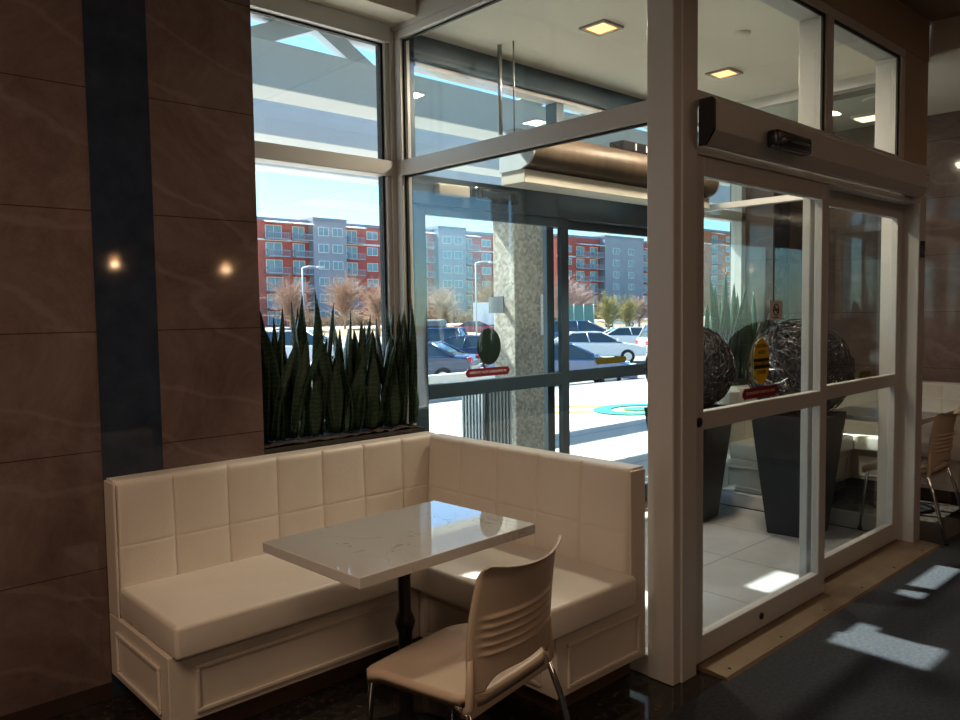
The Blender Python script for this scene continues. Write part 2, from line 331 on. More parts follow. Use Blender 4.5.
# ---- inner doorway (plane y = YC): jamb, transoms
w5 = thing('window_5', '', '', kind='structure')
frame('window_frame', [(2.78, 5.0, YC-.02, YC+.12, 2.29, 2.36), (2.78, 5.0, YC-.02, YC+.12, 2.925, 2.975), (3.95, 4.035, YC-.02, YC+.12, 2.36, 2.925), (4.93, 5.0, YC-.02, YC+.12, 2.36, 2.925)], ALU, w5)
frame('gasket', [(2.79, 3.95, YC-.012, YC-.002, 2.910, 2.926), (4.035, 4.93, YC-.012, YC-.002, 2.910, 2.926), (3.925, 3.951, YC-.012, YC-.002, 2.36, 2.925), (4.905, 4.931, YC-.012, YC-.002, 2.36, 2.925)], GASKET, w5, 0)
pane((2.79, 3.95, YC, YC+.008, 2.36, 2.925), w5); pane((4.035, 4.93, YC, YC+.008, 2.36, 2.925), w5)
bm = bmesh.new(); add_box(bm, 5.0, 5.38, YC-.018, YC+.06, 2.16, 2.976); struct(obj('wall_bulkhead', bm, TAUPE))
bm = bmesh.new(); add_box(bm, 5.27, 5.38, 1.728, 1.95, 0, 2.35, .004, 1); add_box(bm, 5.38, XD+.03, 1.80, 1.90, 0, 3.0, .003, 1); struct(obj('trim_5', bm, ALU))
boxobj('switch_plate', (5.285, 5.325, 1.712, 1.727, 1.79, 1.89), BLACKP)
tag(bpy.data.objects['switch_plate'], 'small black key switch on the right jamb of the inner sliding doors', 'switch')

# header with operator box
hd = thing('door_operator', 'long bronze-coloured operator box running above the inner sliding doors', 'door operator', (0, 0, 0))
bm = bmesh.new(); add_prism(bm, [(1.665, 2.175), (1.655, 2.19), (1.655, 2.30), (1.665, 2.312), (1.718, 2.312), (1.718, 2.14), (1.69, 2.14)], 'x', 2.795, 5.19); obj('casing', bm, ALU, hd, bevel=.002)
bm = bmesh.new(); add_prism(bm, [(1.665, 2.170), (1.650, 2.19), (1.650, 2.305), (1.66, 2.316), (1.718, 2.316), (1.718, 2.135), (1.69, 2.135)], 'x', 2.782, 2.795); obj('end_cap', bm, BLACKP, hd)['label'] = 'black end cap'
for z in (2.235, 2.26): boxobj('screw', (5.16, 5.168, 1.651, 1.656, z, z+.006), GASKET, hd)
sn = thing('motion_sensor', 'black motion sensor on the bronze operator box above the inner doors', 'sensor', (3.36, 1.654, 2.205))
bm = bmesh.new(); add_box(bm, -.16, .16, -.055, 0, -.035, .04, .014, 3); obj('housing', bm, BLACKP, sn, True)
bm = bmesh.new(); add_box(bm, -.13, .13, -.061, -.05, -.028, .012, .008, 2); obj('lens', bm, mat('smoked_lens', (.03, .03, .045), .08), sn, True)

# threshold
th = thing('door_threshold', 'worn bronze metal threshold strip along the foot of the inner sliding doors', 'threshold', (0, 0, 0))
bm = bmesh.new(); add_prism(bm, [(1.60, 0.0), (1.61, .012), (1.69, .020), (1.88, .020), (1.88, 0)], 'x', 2.82, 5.36); obj('strip', bm, SILL, th)
for x in (2.9, 3.35, 3.8, 4.25, 4.7, 5.15):
    bm = bmesh.new(); add_lathe(bm, [(.008, 0), (.007, .003), (.002, .004)], 10, (x, 1.64, .013)); obj('screw', bm, GASKET, th)

# sliding leaves of the inner door
def leaf(idx, x0, x1, y, st=.055, top=2.10, gtop=2.03, mid=(1.00, 1.075), gb=.135, alu=None, zb=.022, g=None, yt=.04):
    alu = alu or ALU
    d = thing('door_%d' % idx, '', '', kind='structure'); b = yt/2
    frame('door_frame', [(x0, x0+st, y-b, y+b, zb, top), (x1-st, x1, y-b, y+b, zb, top), (x0+st, x1-st, y-b, y+b, gtop, top), (x0+st, x1-st, y-b, y+b, zb, gb), (x0+st, x1-st, y-b, y+b, mid[0], mid[1])], alu, d)
    pane((x0+st, x1-st, y-.004, y+.004, gb, mid[0]), d, m=g); pane((x0+st, x1-st, y-.004, y+.004, mid[1], gtop), d, m=g)
    return d
d1 = leaf(1, 2.79, 4.03, 1.762, st=.075, top=2.11)
d2 = leaf(2, 4.0, 5.27, 1.845, st=.075, top=2.11)
boxobj('trim_6', (2.78, 5.27, 1.73, 1.87, 2.11, 2.16), ALU)['kind'] = 'structure'
bm = bmesh.new(); add_lathe(bm, [(.016, 0), (.016, .006), (.008, .008)], 14); o = obj('lock', bm, GASKET, d1, True); o.rotation_euler = (PI/2, 0, 0); o.location = (3.36, 1.742, .08)
bm = bmesh.new(); add_lathe(bm, [(.02, 0), (.02, .006), (.008, .008)], 14); o = obj('lock', bm, GASKET, d1, True); o.rotation_euler = (PI/2, 0, 0); o.location = (2.828, 1.742, 1.035)

# ---- outer doors and transom (plane y = YW)
w6 = thing('window_6', '', '', kind='structure')
frame('window_frame', [(2.72, XD-.03, YW-.06, YW+.06, 2.10, 2.26), (2.72, XD-.03, YW-.10, YW+.06, 2.87, 3.0), (3.93, 4.0, YW-.05, YW+.05, 2.26, 2.87), (2.72, 2.76, YW-.05, YW+.05, 0, 2.9), (XD-.1, XD-.03, YW-.05, YW+.05, 0, 2.9)], ALUD, w6)
pane((2.76, 3.93, YW, YW+.008, 2.26, 2.87), w6); pane((4.0, XD-.1, YW, YW+.008, 2.26, 2.87), w6)
bm = bmesh.new(); add_box(bm, 2.76, XD-.1, YW-.06, YW+.04, 2.845, 2.87); struct(obj('trim_7', bm, ALU))
d3 = leaf(3, 2.76, 4.05, 3.50, st=.07, top=2.12, gtop=2.045, mid=(1.00, 1.085), gb=.16, alu=ALUD, g=GLASSO)
d4 = leaf(4, 3.90, 5.18, 3.56, st=.07, top=2.12, gtop=2.045, mid=(1.00, 1.085), gb=.16, alu=ALUD, g=GLASSO)
bm = bmesh.new(); add_box(bm, 5.18, XD-.1, YW-.03, YW+.05, 0, 2.1); struct(obj('trim_8', bm, ALUD))
bm = bmesh.new(); add_box(bm, 2.72, XD-.03, 3.42, 3.66, -.001, .02); o = obj('door_threshold', bm, SILL); tag(o, 'metal threshold strip under the outer sliding doors', 'threshold')

# ================================================================== LIGHTS OF THE PLACE IN VIEW
WARM = mat('warm_lamp_diffuser', (.9, .8, .6), .5, emis=(1, .40, .10), es=1.3)
def downlight(x, y, z, s, label):
    t = thing('square_downlight', label, 'ceiling light', (x, y, z), group=None)
    bm = bmesh.new()
    for a in ((-s, s, -s, -s+.02), (-s, s, s-.02, s), (-s, -s+.02, -s+.02, s-.02), (s-.02, s, -s+.02, s-.02)): add_box(bm, a[0], a[1], a[2], a[3], -.012, 0)
    obj('trim_ring', bm, mat('grey_lamp_trim', (.35, .31, .26), .5), t)
    boxobj('diffuser', (-s+.02, s-.02, -s+.02, s-.02, -.006, 0), WARM, t)
    l = bpy.data.lights.new('lamp', 'AREA'); l.size = s*1.6; l.energy = 12; l.color = (1, .82, .62); lo = bpy.data.objects.new('lamp', l); C.objects.link(lo); lo.parent = t; lo.location = (0, 0, -.02)
    return t
downlight(3.42, 2.70, 3.0, .085, 'square warm recessed downlight in the vestibule ceiling, nearer the left glass partition')
downlight(4.67, 2.70, 3.0, .085, 'square warm recessed downlight in the vestibule ceiling, seen through the pane above the inner doors')
t = thing('smoke_detector', 'small round white sprinkler cover on the vestibule ceiling', 'sprinkler', (4.08, 2.25, 3.0))
bm = bmesh.new(); add_lathe(bm, [(.02, -.022), (.04, -.018), (.045, 0)], 20); obj('cover', bm, CREAM, t, True)
t = thing('ceiling_speaker', 'round white ceiling speaker over the right booth', 'speaker', (6.25, 2.35, ZC))
bm = bmesh.new(); add_lathe(bm, [(.09, -.012), (.10, -.006), (.105, 0)], 24); obj('grille', bm, CREAM, t, True)
t = thing('square_ceiling_lamp', 'square white ceiling lamp over the right booth', 'ceiling light', (6.75, 2.6, ZC))
boxobj('housing', (-.11, .11, -.11, .11, -.02, 0), CREAM, t); boxobj('diffuser', (-.09, .09, -.09, .09, -.026, -.019), mat('white_lamp_diffuser', (.9, .85, .75), .5, emis=(1, .8, .55), es=1), t)
t = thing('air_vent', 'long slotted air vent in the ceiling over the right booth', 'vent', (5.95, 2.3, ZC))
bm = bmesh.new(); add_box(bm, -.06, .06, -.3, .3, -.012, 0)
obj('grille', bm, mat('brown_vent', (.22, .17, .13), .6), t)

def pendant(x, y, z, label):
    t = thing('pendant_lamp', label, 'lamp', (x, y, z))
    bm = bmesh.new(); add_tube(bm, [(0, 0, .07), (0, 0, ZM-z)], .004, 6); obj('cord', bm, BLACKP, t)
    bm = bmesh.new(); add_lathe(bm, [(.035, .08), (.07, .05), (.09, 0), (.085, 0), (.066, .045), (.03, .07)], 20); obj('shade', bm, mat('bronze_shade', (.1, .06, .03), .4, .6), t, True)
    bm = bmesh.new(); add_lathe(bm, [(.01, -.03), (.035, -.01), (.04, .02), (.02, .05)], 14); obj('bulb', bm, mat('warm_bulb', (1, .8, .5), .4, emis=(1, .45, .15), es=9), t, True)
    l = bpy.data.lights.new('lamp', 'POINT'); l.shadow_soft_size = .03; l.energy = 1.5; l.color = (1, .6, .32); lo = bpy.data.objects.new('lamp', l); C.objects.link(lo); lo.parent = t; lo.location = (0, 0, -.08)
pendant(2.96, -2.53, 2.14, 'small bronze pendant lamp mirrored in the dark stone strip')
pendant(4.12, -2.31, 2.10, 'small bronze pendant lamp mirrored in the brown marble wall')

# air curtain hung above outer doors
ac = thing('air_curtain', 'long rounded bronze air curtain hanging above the outer sliding doors', 'air curtain', (0, 0, 0))
prof = [(3.33, 2.30), (3.16, 2.30)] + [(3.21 - .155*math.cos(a), 2.41 + .125*math.sin(a)) for a in [-.75+.1*k for k in range(0, 23)]] + [(3.21, 2.535), (3.33, 2.535)]
bm = bmesh.new(); add_prism(bm, prof, 'x', 3.28, 5.22); obj('hood', bm, BRN, ac)
for xa, xb in ((3.265, 3.28), (5.22, 5.235)): bm = bmesh.new(); add_prism(bm, prof, 'x', xa, xb); obj('end_plate', bm, mat('pale_grey_plate', (.55, .6, .64), .4), ac)
boxobj('outlet_tray', (3.27, 5.22, 3.13, 3.32, 2.225, 2.30), mat('cream_tray', (.62, .58, .50), .5), ac, .004)
bm = bmesh.new(); add_tube(bm, [(3.21, 3.26, 2.5), (3.21, 3.26, 3.0)], .013, 8); o = obj('hanger_rod', bm, mat('dull_steel', (.2, .2, .2), .4, .8), ac); o['label'] = 'thick steel hanger rod'
bm = bmesh.new(); add_tube(bm, [(3.22, 3.16, 2.5), (3.22, 3.16, 3.0)], .005, 6); o = obj('hanger_rod', bm, MATS['dull_steel'], ac); o['label'] = 'thin steel hanger rod'
for x in (5.12,):
    bm = bmesh.new(); add_tube(bm, [(x, 3.26, 2.5), (x, 3.26, 3.0)], .013, 8); obj('hanger_rod', bm, MATS['dull_steel'], ac)
t = thing('control_box', 'black control box sitting on top of the bronze air curtain', 'box', (4.42, 3.25, 2.536))
bm = bmesh.new(); add_box(bm, -.15, .15, -.06, .06, 0, .07, .006, 2); obj('housing', bm, BLACKP, t)
for x in (-.02, .1): boxobj('label_strip', (x-.006, x+.006, -.064, -.06, .015, .06), mat('white_print', (.7, .7, .65), .5), t)
bm = bmesh.new(); add_tube(bm, [(-.15, 0, .03), (-.22, -.02, .05)], .005, 6); obj('cable', bm, BLACKP, t)
# sensors on outer header
t = thing('motion_sensor', 'black motion sensor on the dark header over the outer doors', 'sensor', (3.33, 3.46, 2.185))
bm = bmesh.new(); add_box(bm, -.17, .17, -.06, 0, -.04, .04, .012, 3); obj('housing', bm, BLACKP, t, True)
bm = bmesh.new(); add_box(bm, -.14, .14, -.066, -.055, -.02, .02, .006, 2); obj('lens', bm, MATS['smoked_lens'], t, True)
t = thing('sensor_box', 'beige rounded box on the dark header over the outer doors', 'box', (2.99, 3.46, 2.185))
bm = bmesh.new(); add_box(bm, -.12, .12, -.05, 0, -.035, .035, .014, 3); obj('housing', bm, mat('beige_plastic', (.5, .46, .36), .4), t, True)

# ================================================================== STICKERS ON THE DOORS (parts of their leaves)
RED = mat('maroon_sticker', (.20, .012, .025), .4); WHITE = mat('white_lettering', (.8, .78, .75), .5); YEL = mat('yellow_sticker', (.72, .48, .02), .4); BLK = mat('black_print', (.01, .01, .01), .5)
DGR = mat('dark_sticker_back', (.012, .03, .022), .4); OLIVE = mat('olive_sticker_back', (.16, .14, .02), .4)
def oval(rx, rz, x, y, z, t=.0008, n=32):
    bm = bmesh.new(); A = [bm.verts.new((x+rx*math.cos(2*PI*k/n), y-t, z+rz*math.sin(2*PI*k/n))) for k in range(n)]; B = [bm.verts.new((v.co.x, y, v.co.z)) for v in A]
    bm.faces.new(A); bm.faces.new(B[::-1])
    for k in range(n): bm.faces.new((A[k], B[k], B[(k+1) % n], A[(k+1) % n]))
    return bm
def strip(w_, h, x, y, z, t=.0008):
    c = h*.35; p = [(x-w_/2+c, z-h/2), (x+w_/2-c, z-h/2), (x+w_/2, z-h/2+c), (x+w_/2, z+h/2-c), (x+w_/2-c, z+h/2), (x-w_/2+c, z+h/2), (x-w_/2, z+h/2-c), (x-w_/2, z-h/2+c)]
    bm = bmesh.new(); add_prism(bm, p, 'y', y-t, y); return bm
yg = 1.762-.0045
s = obj('caution_sticker', oval(.075, .105, 3.375, yg, 1.255), YEL, d1); s['label'] = 'yellow oval sticker reading caution automatic door'
textmesh('CAUTION', .026, BLK, s, (3.375, yg-.0015, 1.325), FX, xs=1.1)
textmesh('AUTO', .024, BLK, s, (3.375, yg-.0015, 1.295), FX)
boxobj('black_band', (3.302, 3.448, yg-.0016, yg-.0009, 1.222, 1.268), BLK, s)
textmesh('STAND CLEAR', .022, YEL, s, (3.375, yg-.0022, 1.245), FX)
textmesh('DOOR', .026, BLK, s, (3.375, yg-.0015, 1.205), FX)
s = obj('emergency_sticker', strip(.33, .048, 3.37, yg, 1.115), RED, d1); s['label'] = 'red strip sticker reading in emergency push to open'
textmesh('IN EMERGENCY PUSH TO OPEN', .0185, mat('pale_red_lettering', (.75, .45, .4), .5), s, (3.37, yg-.0015, 1.115), FX)
s = boxobj('no_smoking_sticker', (3.45, 3.57, yg-.0008, yg, 1.44, 1.53), mat('white_sticker', (.8, .8, .8), .4), d1); s['label'] = 'white no smoking sticker'
bm = bmesh.new(); add_tube(bm, [(3.5075+.026*math.cos(a), yg-.0015, 1.487+.026*math.sin(a)) for a in [2*PI*k/20 for k in range(21)]], .0025, 5); add_box(bm, 3.488, 3.527, yg-.003, yg-.001, 1.483, 1.491); add_tube(bm, [(3.489, yg-.0015, 1.506), (3.526, yg-.0015, 1.468)], .0022, 5); obj('symbol', bm, BLK, s)
boxobj('print_line', (3.48, 3.535, yg-.0015, yg-.0008, 1.449, 1.453), BLK, s)
yg2 = 1.845-.0045
s = obj('door_sticker', strip(.17, .036, 4.76, yg2, 1.10), OLIVE, d2); s['label'] = 'olive strip sticker'
yo = 3.50-.0045
s = obj('caution_sticker', oval(.10, .112, 3.32, yo, 1.285), DGR, d3); s['label'] = 'dark back of an oval sticker'
s = obj('emergency_sticker', strip(.37, .05, 3.31, yo, 1.13), RED, d3); s['label'] = 'maroon strip sticker with mirrored lettering'
textmesh('IN EMERGENCY PUSH TO OPEN', .0215, WHITE, s, (3.31, yo-.0015, 1.13), FX, mirror=True)
yo2 = 3.56-.0045
s = obj('door_sticker', strip(.36, .046, 4.60, yo2, 1.13), OLIVE, d4); s['label'] = 'olive strip sticker seen from behind'

# ================================================================== PLANT TROUGHS
def trough(x0, x1, label):
    t = thing('planter_trough', label, 'planter', (0, 0, 0))
    boxobj('box', (x0, x1, 3.225, YW-.04, .55, .895), mat('dark_trough', (.04, .035, .03), .6), t)
    bm = bmesh.new(); n = 26; m = 8; g = {}
    for i in range(n+1):
        for j in range(m+1):
            g[i, j] = bm.verts.new((x0+.008+(x1-x0-.016)*i/n, 3.232+(YW-.055-3.232)*j/m, .897+random.uniform(0, .014)))
    for i in range(n):
        for j in range(m): bm.faces.new((g[i, j], g[i+1, j], g[i+1, j+1], g[i, j+1]))
    o = obj('soil', bm, SOIL, t, True); o['kind'] = 'stuff'
    return t
trough(1.672, 2.59, 'planter trough of dark soil behind the near booth, under the left window')
trough(XD+.05, 6.365, 'planter trough of dark soil behind the far booth, under its window')

def leaf_bm(L_, W, lean, ang, twist, base=(0, 0), curve=0.0):
    bm = bmesh.new(); n = 12; rows = []
    for i in range(n+1):
        t_ = i/n
        wd = W*(0.42+0.58*math.sin(min(1, t_/.55)*PI/2)) if t_ < .55 else W*max(0.0, 1-((t_-.55)/.45)**1.9)
        wd = max(wd, .0015)
        z = L_*t_*math.cos(lean*t_*.7); off = L_*t_*math.sin(lean)*(.55+.45*t_) + curve*t_*t_
        a = ang + twist*t_
        cx_ = base[0]+off*math.cos(ang); cy_ = base[1]+off*math.sin(ang)
        tx, ty = -math.sin(a), math.cos(a); nx, ny = math.cos(a), math.sin(a)
        fold = wd*.22; th_ = .0035*(1-.6*t_)+.0005
        row = []
        for s_, d_ in ((-1, 1), (-.5, .3), (0, 0), (.5, .3), (1, 1)):
            row.append(bm.verts.new((cx_+tx*wd/2*s_ + nx*fold*d_, cy_+ty*wd/2*s_ + ny*fold*d_, z)))
        for s_, d_ in ((.5, .3), (0, 0), (-.5, .3)):
            row.append(bm.verts.new((cx_+tx*wd/2*s_ + nx*(fold*d_-th_), cy_+ty*wd/2*s_ + ny*(fold*d_-th_), z)))
        rows.append(row)
    for a, b in zip(rows, rows[1:]):
        for k in range(8):
            f = bm.faces.new((a[k], a[(k+1) % 8], b[(k+1) % 8], b[k])); f.smooth = True
    bm.faces.new(rows[0][::-1]); bm.faces.new(rows[-1])
    return bm
def snake_plant(x, y, n, hmax, label, group, spread=.085, xmin=None, xmax=None):
    t = thing('snake_plant', label, 'plant', (x, y, .913), group=group)
    for k in range(n):
        a = 2*PI*k/n + random.uniform(-.5, .5)
        L_ = hmax*(1.0 if k == 0 else random.uniform(.6, .98)); W = random.uniform(.060, .085)
        r_ = random.uniform(.015, spread*.55); lean = random.uniform(.05, .34)
        bx, by = r_*math.cos(a), r_*math.sin(a)*.7
        # keep clear of the glass and of the jambs
        if by > 0: lean *= .35
        if xmin is not None and x+bx < xmin+.10 and math.cos(a) < 0: lean *= .1; bx = max(bx, xmin+.035-x)
        if xmax is not None and x+bx > xmax-.10 and math.cos(a) > 0: lean *= .1; bx = min(bx, xmax-.035-x)
        obj('leaf', leaf_bm(L_, W, lean, a, random.uniform(-.7, .7), (bx, by)), LEAF, t)
    for k in range(4):
        a = random.uniform(0, 2*PI); bx, by = .05*math.cos(a), .045*math.sin(a)
        if xmin is not None: bx = max(bx, xmin+.045-x)
        if xmax is not None: bx = min(bx, xmax-.045-x)
        obj('leaf', leaf_bm(random.uniform(.16, .32), random.uniform(.05, .07), .05, a, random.uniform(-.5, .5), (bx, by)), LEAF, t)
    return t
LP = [(1.75, 3.34, 8, .62, 'against the marble jamb'), (1.86, 3.33, 7, .60, 'second from the marble jamb'), (1.99, 3.35, 8, .70, 'with the tallest leaf, left of centre'), (2.12, 3.33, 7, .60, 'low and dense at the centre'),
      (2.22, 3.35, 8, .58, 'right of centre'), (2.34, 3.34, 7, .63, 'left of the window frame'), (2.46, 3.33, 7, .60, 'second from the corner post'), (2.55, 3.33, 6, .66, 'nearest the corner post')]
for x, y, n_, h, lb in LP: snake_plant(x, y, n_, h, 'dark green snake plant in the left window trough, ' + lb, 'snake plants in the left window', xmin=1.667, xmax=2.62)
RP = [(5.60, 3.34, 6, .78, 'nearest the glass partition'), (5.75, 3.33, 6, .90, 'second from the glass partition'), (5.90, 3.34, 6, .80, 'in the middle of the row'), (6.06, 3.33, 6, .76, 'second from the marble jamb'), (6.20, 3.33, 6, .72, 'leaning by the sunlit marble jamb')]
for x, y, n_, h, lb in RP: snake_plant(x, y, n_, h, 'snake plant in the far booth window, ' + lb, 'snake plants in the right window', xmin=5.5, xmax=6.36)

# ================================================================== BANQUETTES
def panel(bm, axis, a0, a1, z0, z1, face, w_=.016, d=.011):
    """applied picture-frame moulding on a base face: axis 'x' -> face looks along -Y at y=face; axis 'y' -> face looks along -X at x=face"""
    for (p0, p1, q0, q1) in ((a0, a1, z0, z0+w_), (a0, a1, z1-w_, z1), (a0, a0+w_, z0+w_, z1-w_), (a1-w_, a1, z0+w_, z1-w_)):
        if axis == 'x': add_box(bm, p0, p1, face-d, face, q0, q1, .004, 2)
        else: add_box(bm, face-d, face, p0, p1, q0, q1, .004, 2)
def tufted(name, parent, axis, a0, a1, z0, z1, front, back, ncol, lean=.012):
    """padded back split by stitched seams, built as one dense shell; axis is the long direction, 'front' faces the sitter"""
    bm = bmesh.new(); w_ = (a1-a0)/ncol; zs = z0+(z1-z0)*.52
    loc = [0, .003, .007, .013, .025, .05]; A = []
    for c in range(ncol):
        o = a0+c*w_; A += [o+q for q in loc] + [o+w_*.5] + [o+w_-q for q in loc[:0:-1]]
    A.append(a1)
    Z = [z0, z0+.05, zs-.08, zs-.03, zs-.012, zs-.006, zs-.0025, zs, zs+.0025, zs+.006, zs+.012, zs+.03, zs+.08, z1-.06, z1-.035, z1-.024, z1-.015, z1-.008, z1-.003, z1]
    na, nz = len(A)-1, len(Z)-1; G = {}
    for i, a in enumerate(A):
        for j, z in enumerate(Z):
            ca = abs(((a-a0)/w_+.5) % 1-.5)*w_; cz = abs(z-zs)
            if min(a-a0, a1-a) < .001: ca = .03
            dent = .0075*math.exp(-(ca/.0045)**2) + .003*math.exp(-(cz/.0035)**2)
            puff = .007*min(1, (ca/.05)**.6)
            e = min(a-a0, a1-a, z1-z); r_ = .024
            q = max(0, 1-e/r_); rnd = r_*(1-math.sqrt(max(0, 1-q*q)))
            p = front - puff + dent + rnd - (1-(z-z0)/(z1-z0))*lean
            G[i, j] = bm.verts.new((a, p, z) if axis == 'x' else (p, a, z))
    for i in range(na):
        for j in range(nz):
            f = bm.faces.new((G[i, j], G[i+1, j], G[i+1, j+1], G[i, j+1])); f.smooth = True
    bl = {}
    for i in range(na+1):
        for j in (0, nz):
            v = G[i, j].co; bl[i, j] = bm.verts.new((v.x, back, v.z) if axis == 'x' else (back, v.y, v.z))
    for i in range(na):
        for j in (0, nz): bm.faces.new((G[i, j], G[i+1, j], bl[i+1, j], bl[i, j]))
    for i in (0, na): bm.faces.new([G[i, j] for j in range(nz+1)] + [bl[i, nz], bl[i, 0]])
    bm.faces.new((bl[0, 0], bl[na, 0], bl[na, nz], bl[0, nz]))
    return obj(name, bm, VINYL, parent)
def cushion(name, parent, x0, x1, y0, y1, z0, z1):
    bm = bmesh.new(); nx, ny = 22, 22; r_ = .035
    add_box(bm, x0, x1, y0, y1, z0, z1, .018, 4)
    o = obj(name, bm, VINYL, parent, True)
    return o

KICK = mat('brown_toe_kick', (.10, .06, .045), .4)
def main_bench(label):
    t = thing('banquette_bench', label, 'bench', (0, 0, 0))
    bm = bmesh.new(); add_box(bm, .985, 2.06, 2.63, 3.215, .10, .345, .003, 1); panel(bm, 'x', 1.075, 1.98, .125, .295, 2.63); panel(bm, 'y', 2.70, 3.13, .125, .295, .985); obj('base', bm, WOODW, t)
    boxobj('toe_kick', (1.06, 2.13, 2.70, 3.2, 0, .10), KICK, t)
    cushion('seat_cushion', t, .992, 1.965, 2.575, 3.12, .345, .465)
    tufted('backrest', t, 'x', .995, 2.59, .345, .875, 3.125, 3.213, 7)
    boxobj('side_panel', (.985, .994, 3.11, 3.216, .345, .868), WOODW, t, .004)
    return t
def return_bench(label):
    t = thing('banquette_bench', label, 'bench', (0, 0, 0))
    bm = bmesh.new(); add_box(bm, 2.065, 2.605, 1.845, 3.21, .10, .345, .003, 1); panel(bm, 'y', 1.92, 2.58, .125, .295, 2.065); panel(bm, 'x', 2.12, 2.56, .125, .295, 1.845); obj('base', bm, WOODW, t)
    boxobj('toe_kick', (2.14, 2.60, 1.92, 3.2, 0, .10), KICK, t)
    cushion('seat_cushion', t, 1.98, 2.49, 1.80, 3.10, .345, .465)
    tufted('backrest', t, 'y', 1.850, 3.105, .345, .875, 2.515, 2.595, 5, .03)
    boxobj('side_panel', (2.50, 2.597, 1.840, 1.849, .345, .866), WOODW, t, .004)
    return t
b1 = main_bench('off-white tufted banquette bench of the near booth, against the brown marble wall')
b2 = return_bench('off-white tufted banquette bench of the near booth, backing onto the glass partition')
dup(b1, (4.50, 0, 0), label='off-white banquette bench of the far booth, behind the black planters and glass')
dup(b2, (4.49, 0, 0), label='off-white banquette bench of the far booth, backing onto the right end wall')

# ================================================================== TABLES
def table(x, y, rz, sx, sy, label):
    t = thing('pedestal_table', label, 'table', (x, y, 0), rz)
    bm = bmesh.new(); add_box(bm, -sx/2, sx/2, -sy/2, sy/2, .715, .75, .003, 2); obj('tabletop', bm, QUARTZ, t)
    bm = bmesh.new(); add_lathe(bm, [(.028, .06), (.045, .075), (.034, .10), (.024, .13), (.024, .40), (.030, .42), (.036, .44), (.030, .46), (.022, .48), (.022, .60), (.030, .62), (.032, .635), (.022, .65), (.022, .70)], 20); obj('column', bm, BLACKI, t)
    bm = bmesh.new(); add_lathe(bm, [(.195, 0), (.20, .012), (.185, .022), (.165, .024), (.15, .034), (.11, .040), (.095, .055), (.05, .062), (.035, .075)], 40); obj('base_plate', bm, BLACKI, t)
    bm = bmesh.new(); add_box(bm, -.13, .13, -.022, .022, .695, .715, .003, 1); add_box(bm, -.022, .022, -.13, .13, .697, .7149, .003, 1); obj('top_bracket', bm, BLACKI, t)
    return t
tb = table(1.608, 2.131, .045, .765, .53, 'white veined quartz table with black pedestal in the near booth')
table(6.24, 2.12, 0, 1.38, .64, 'long white quartz table with black pedestal in the far booth')

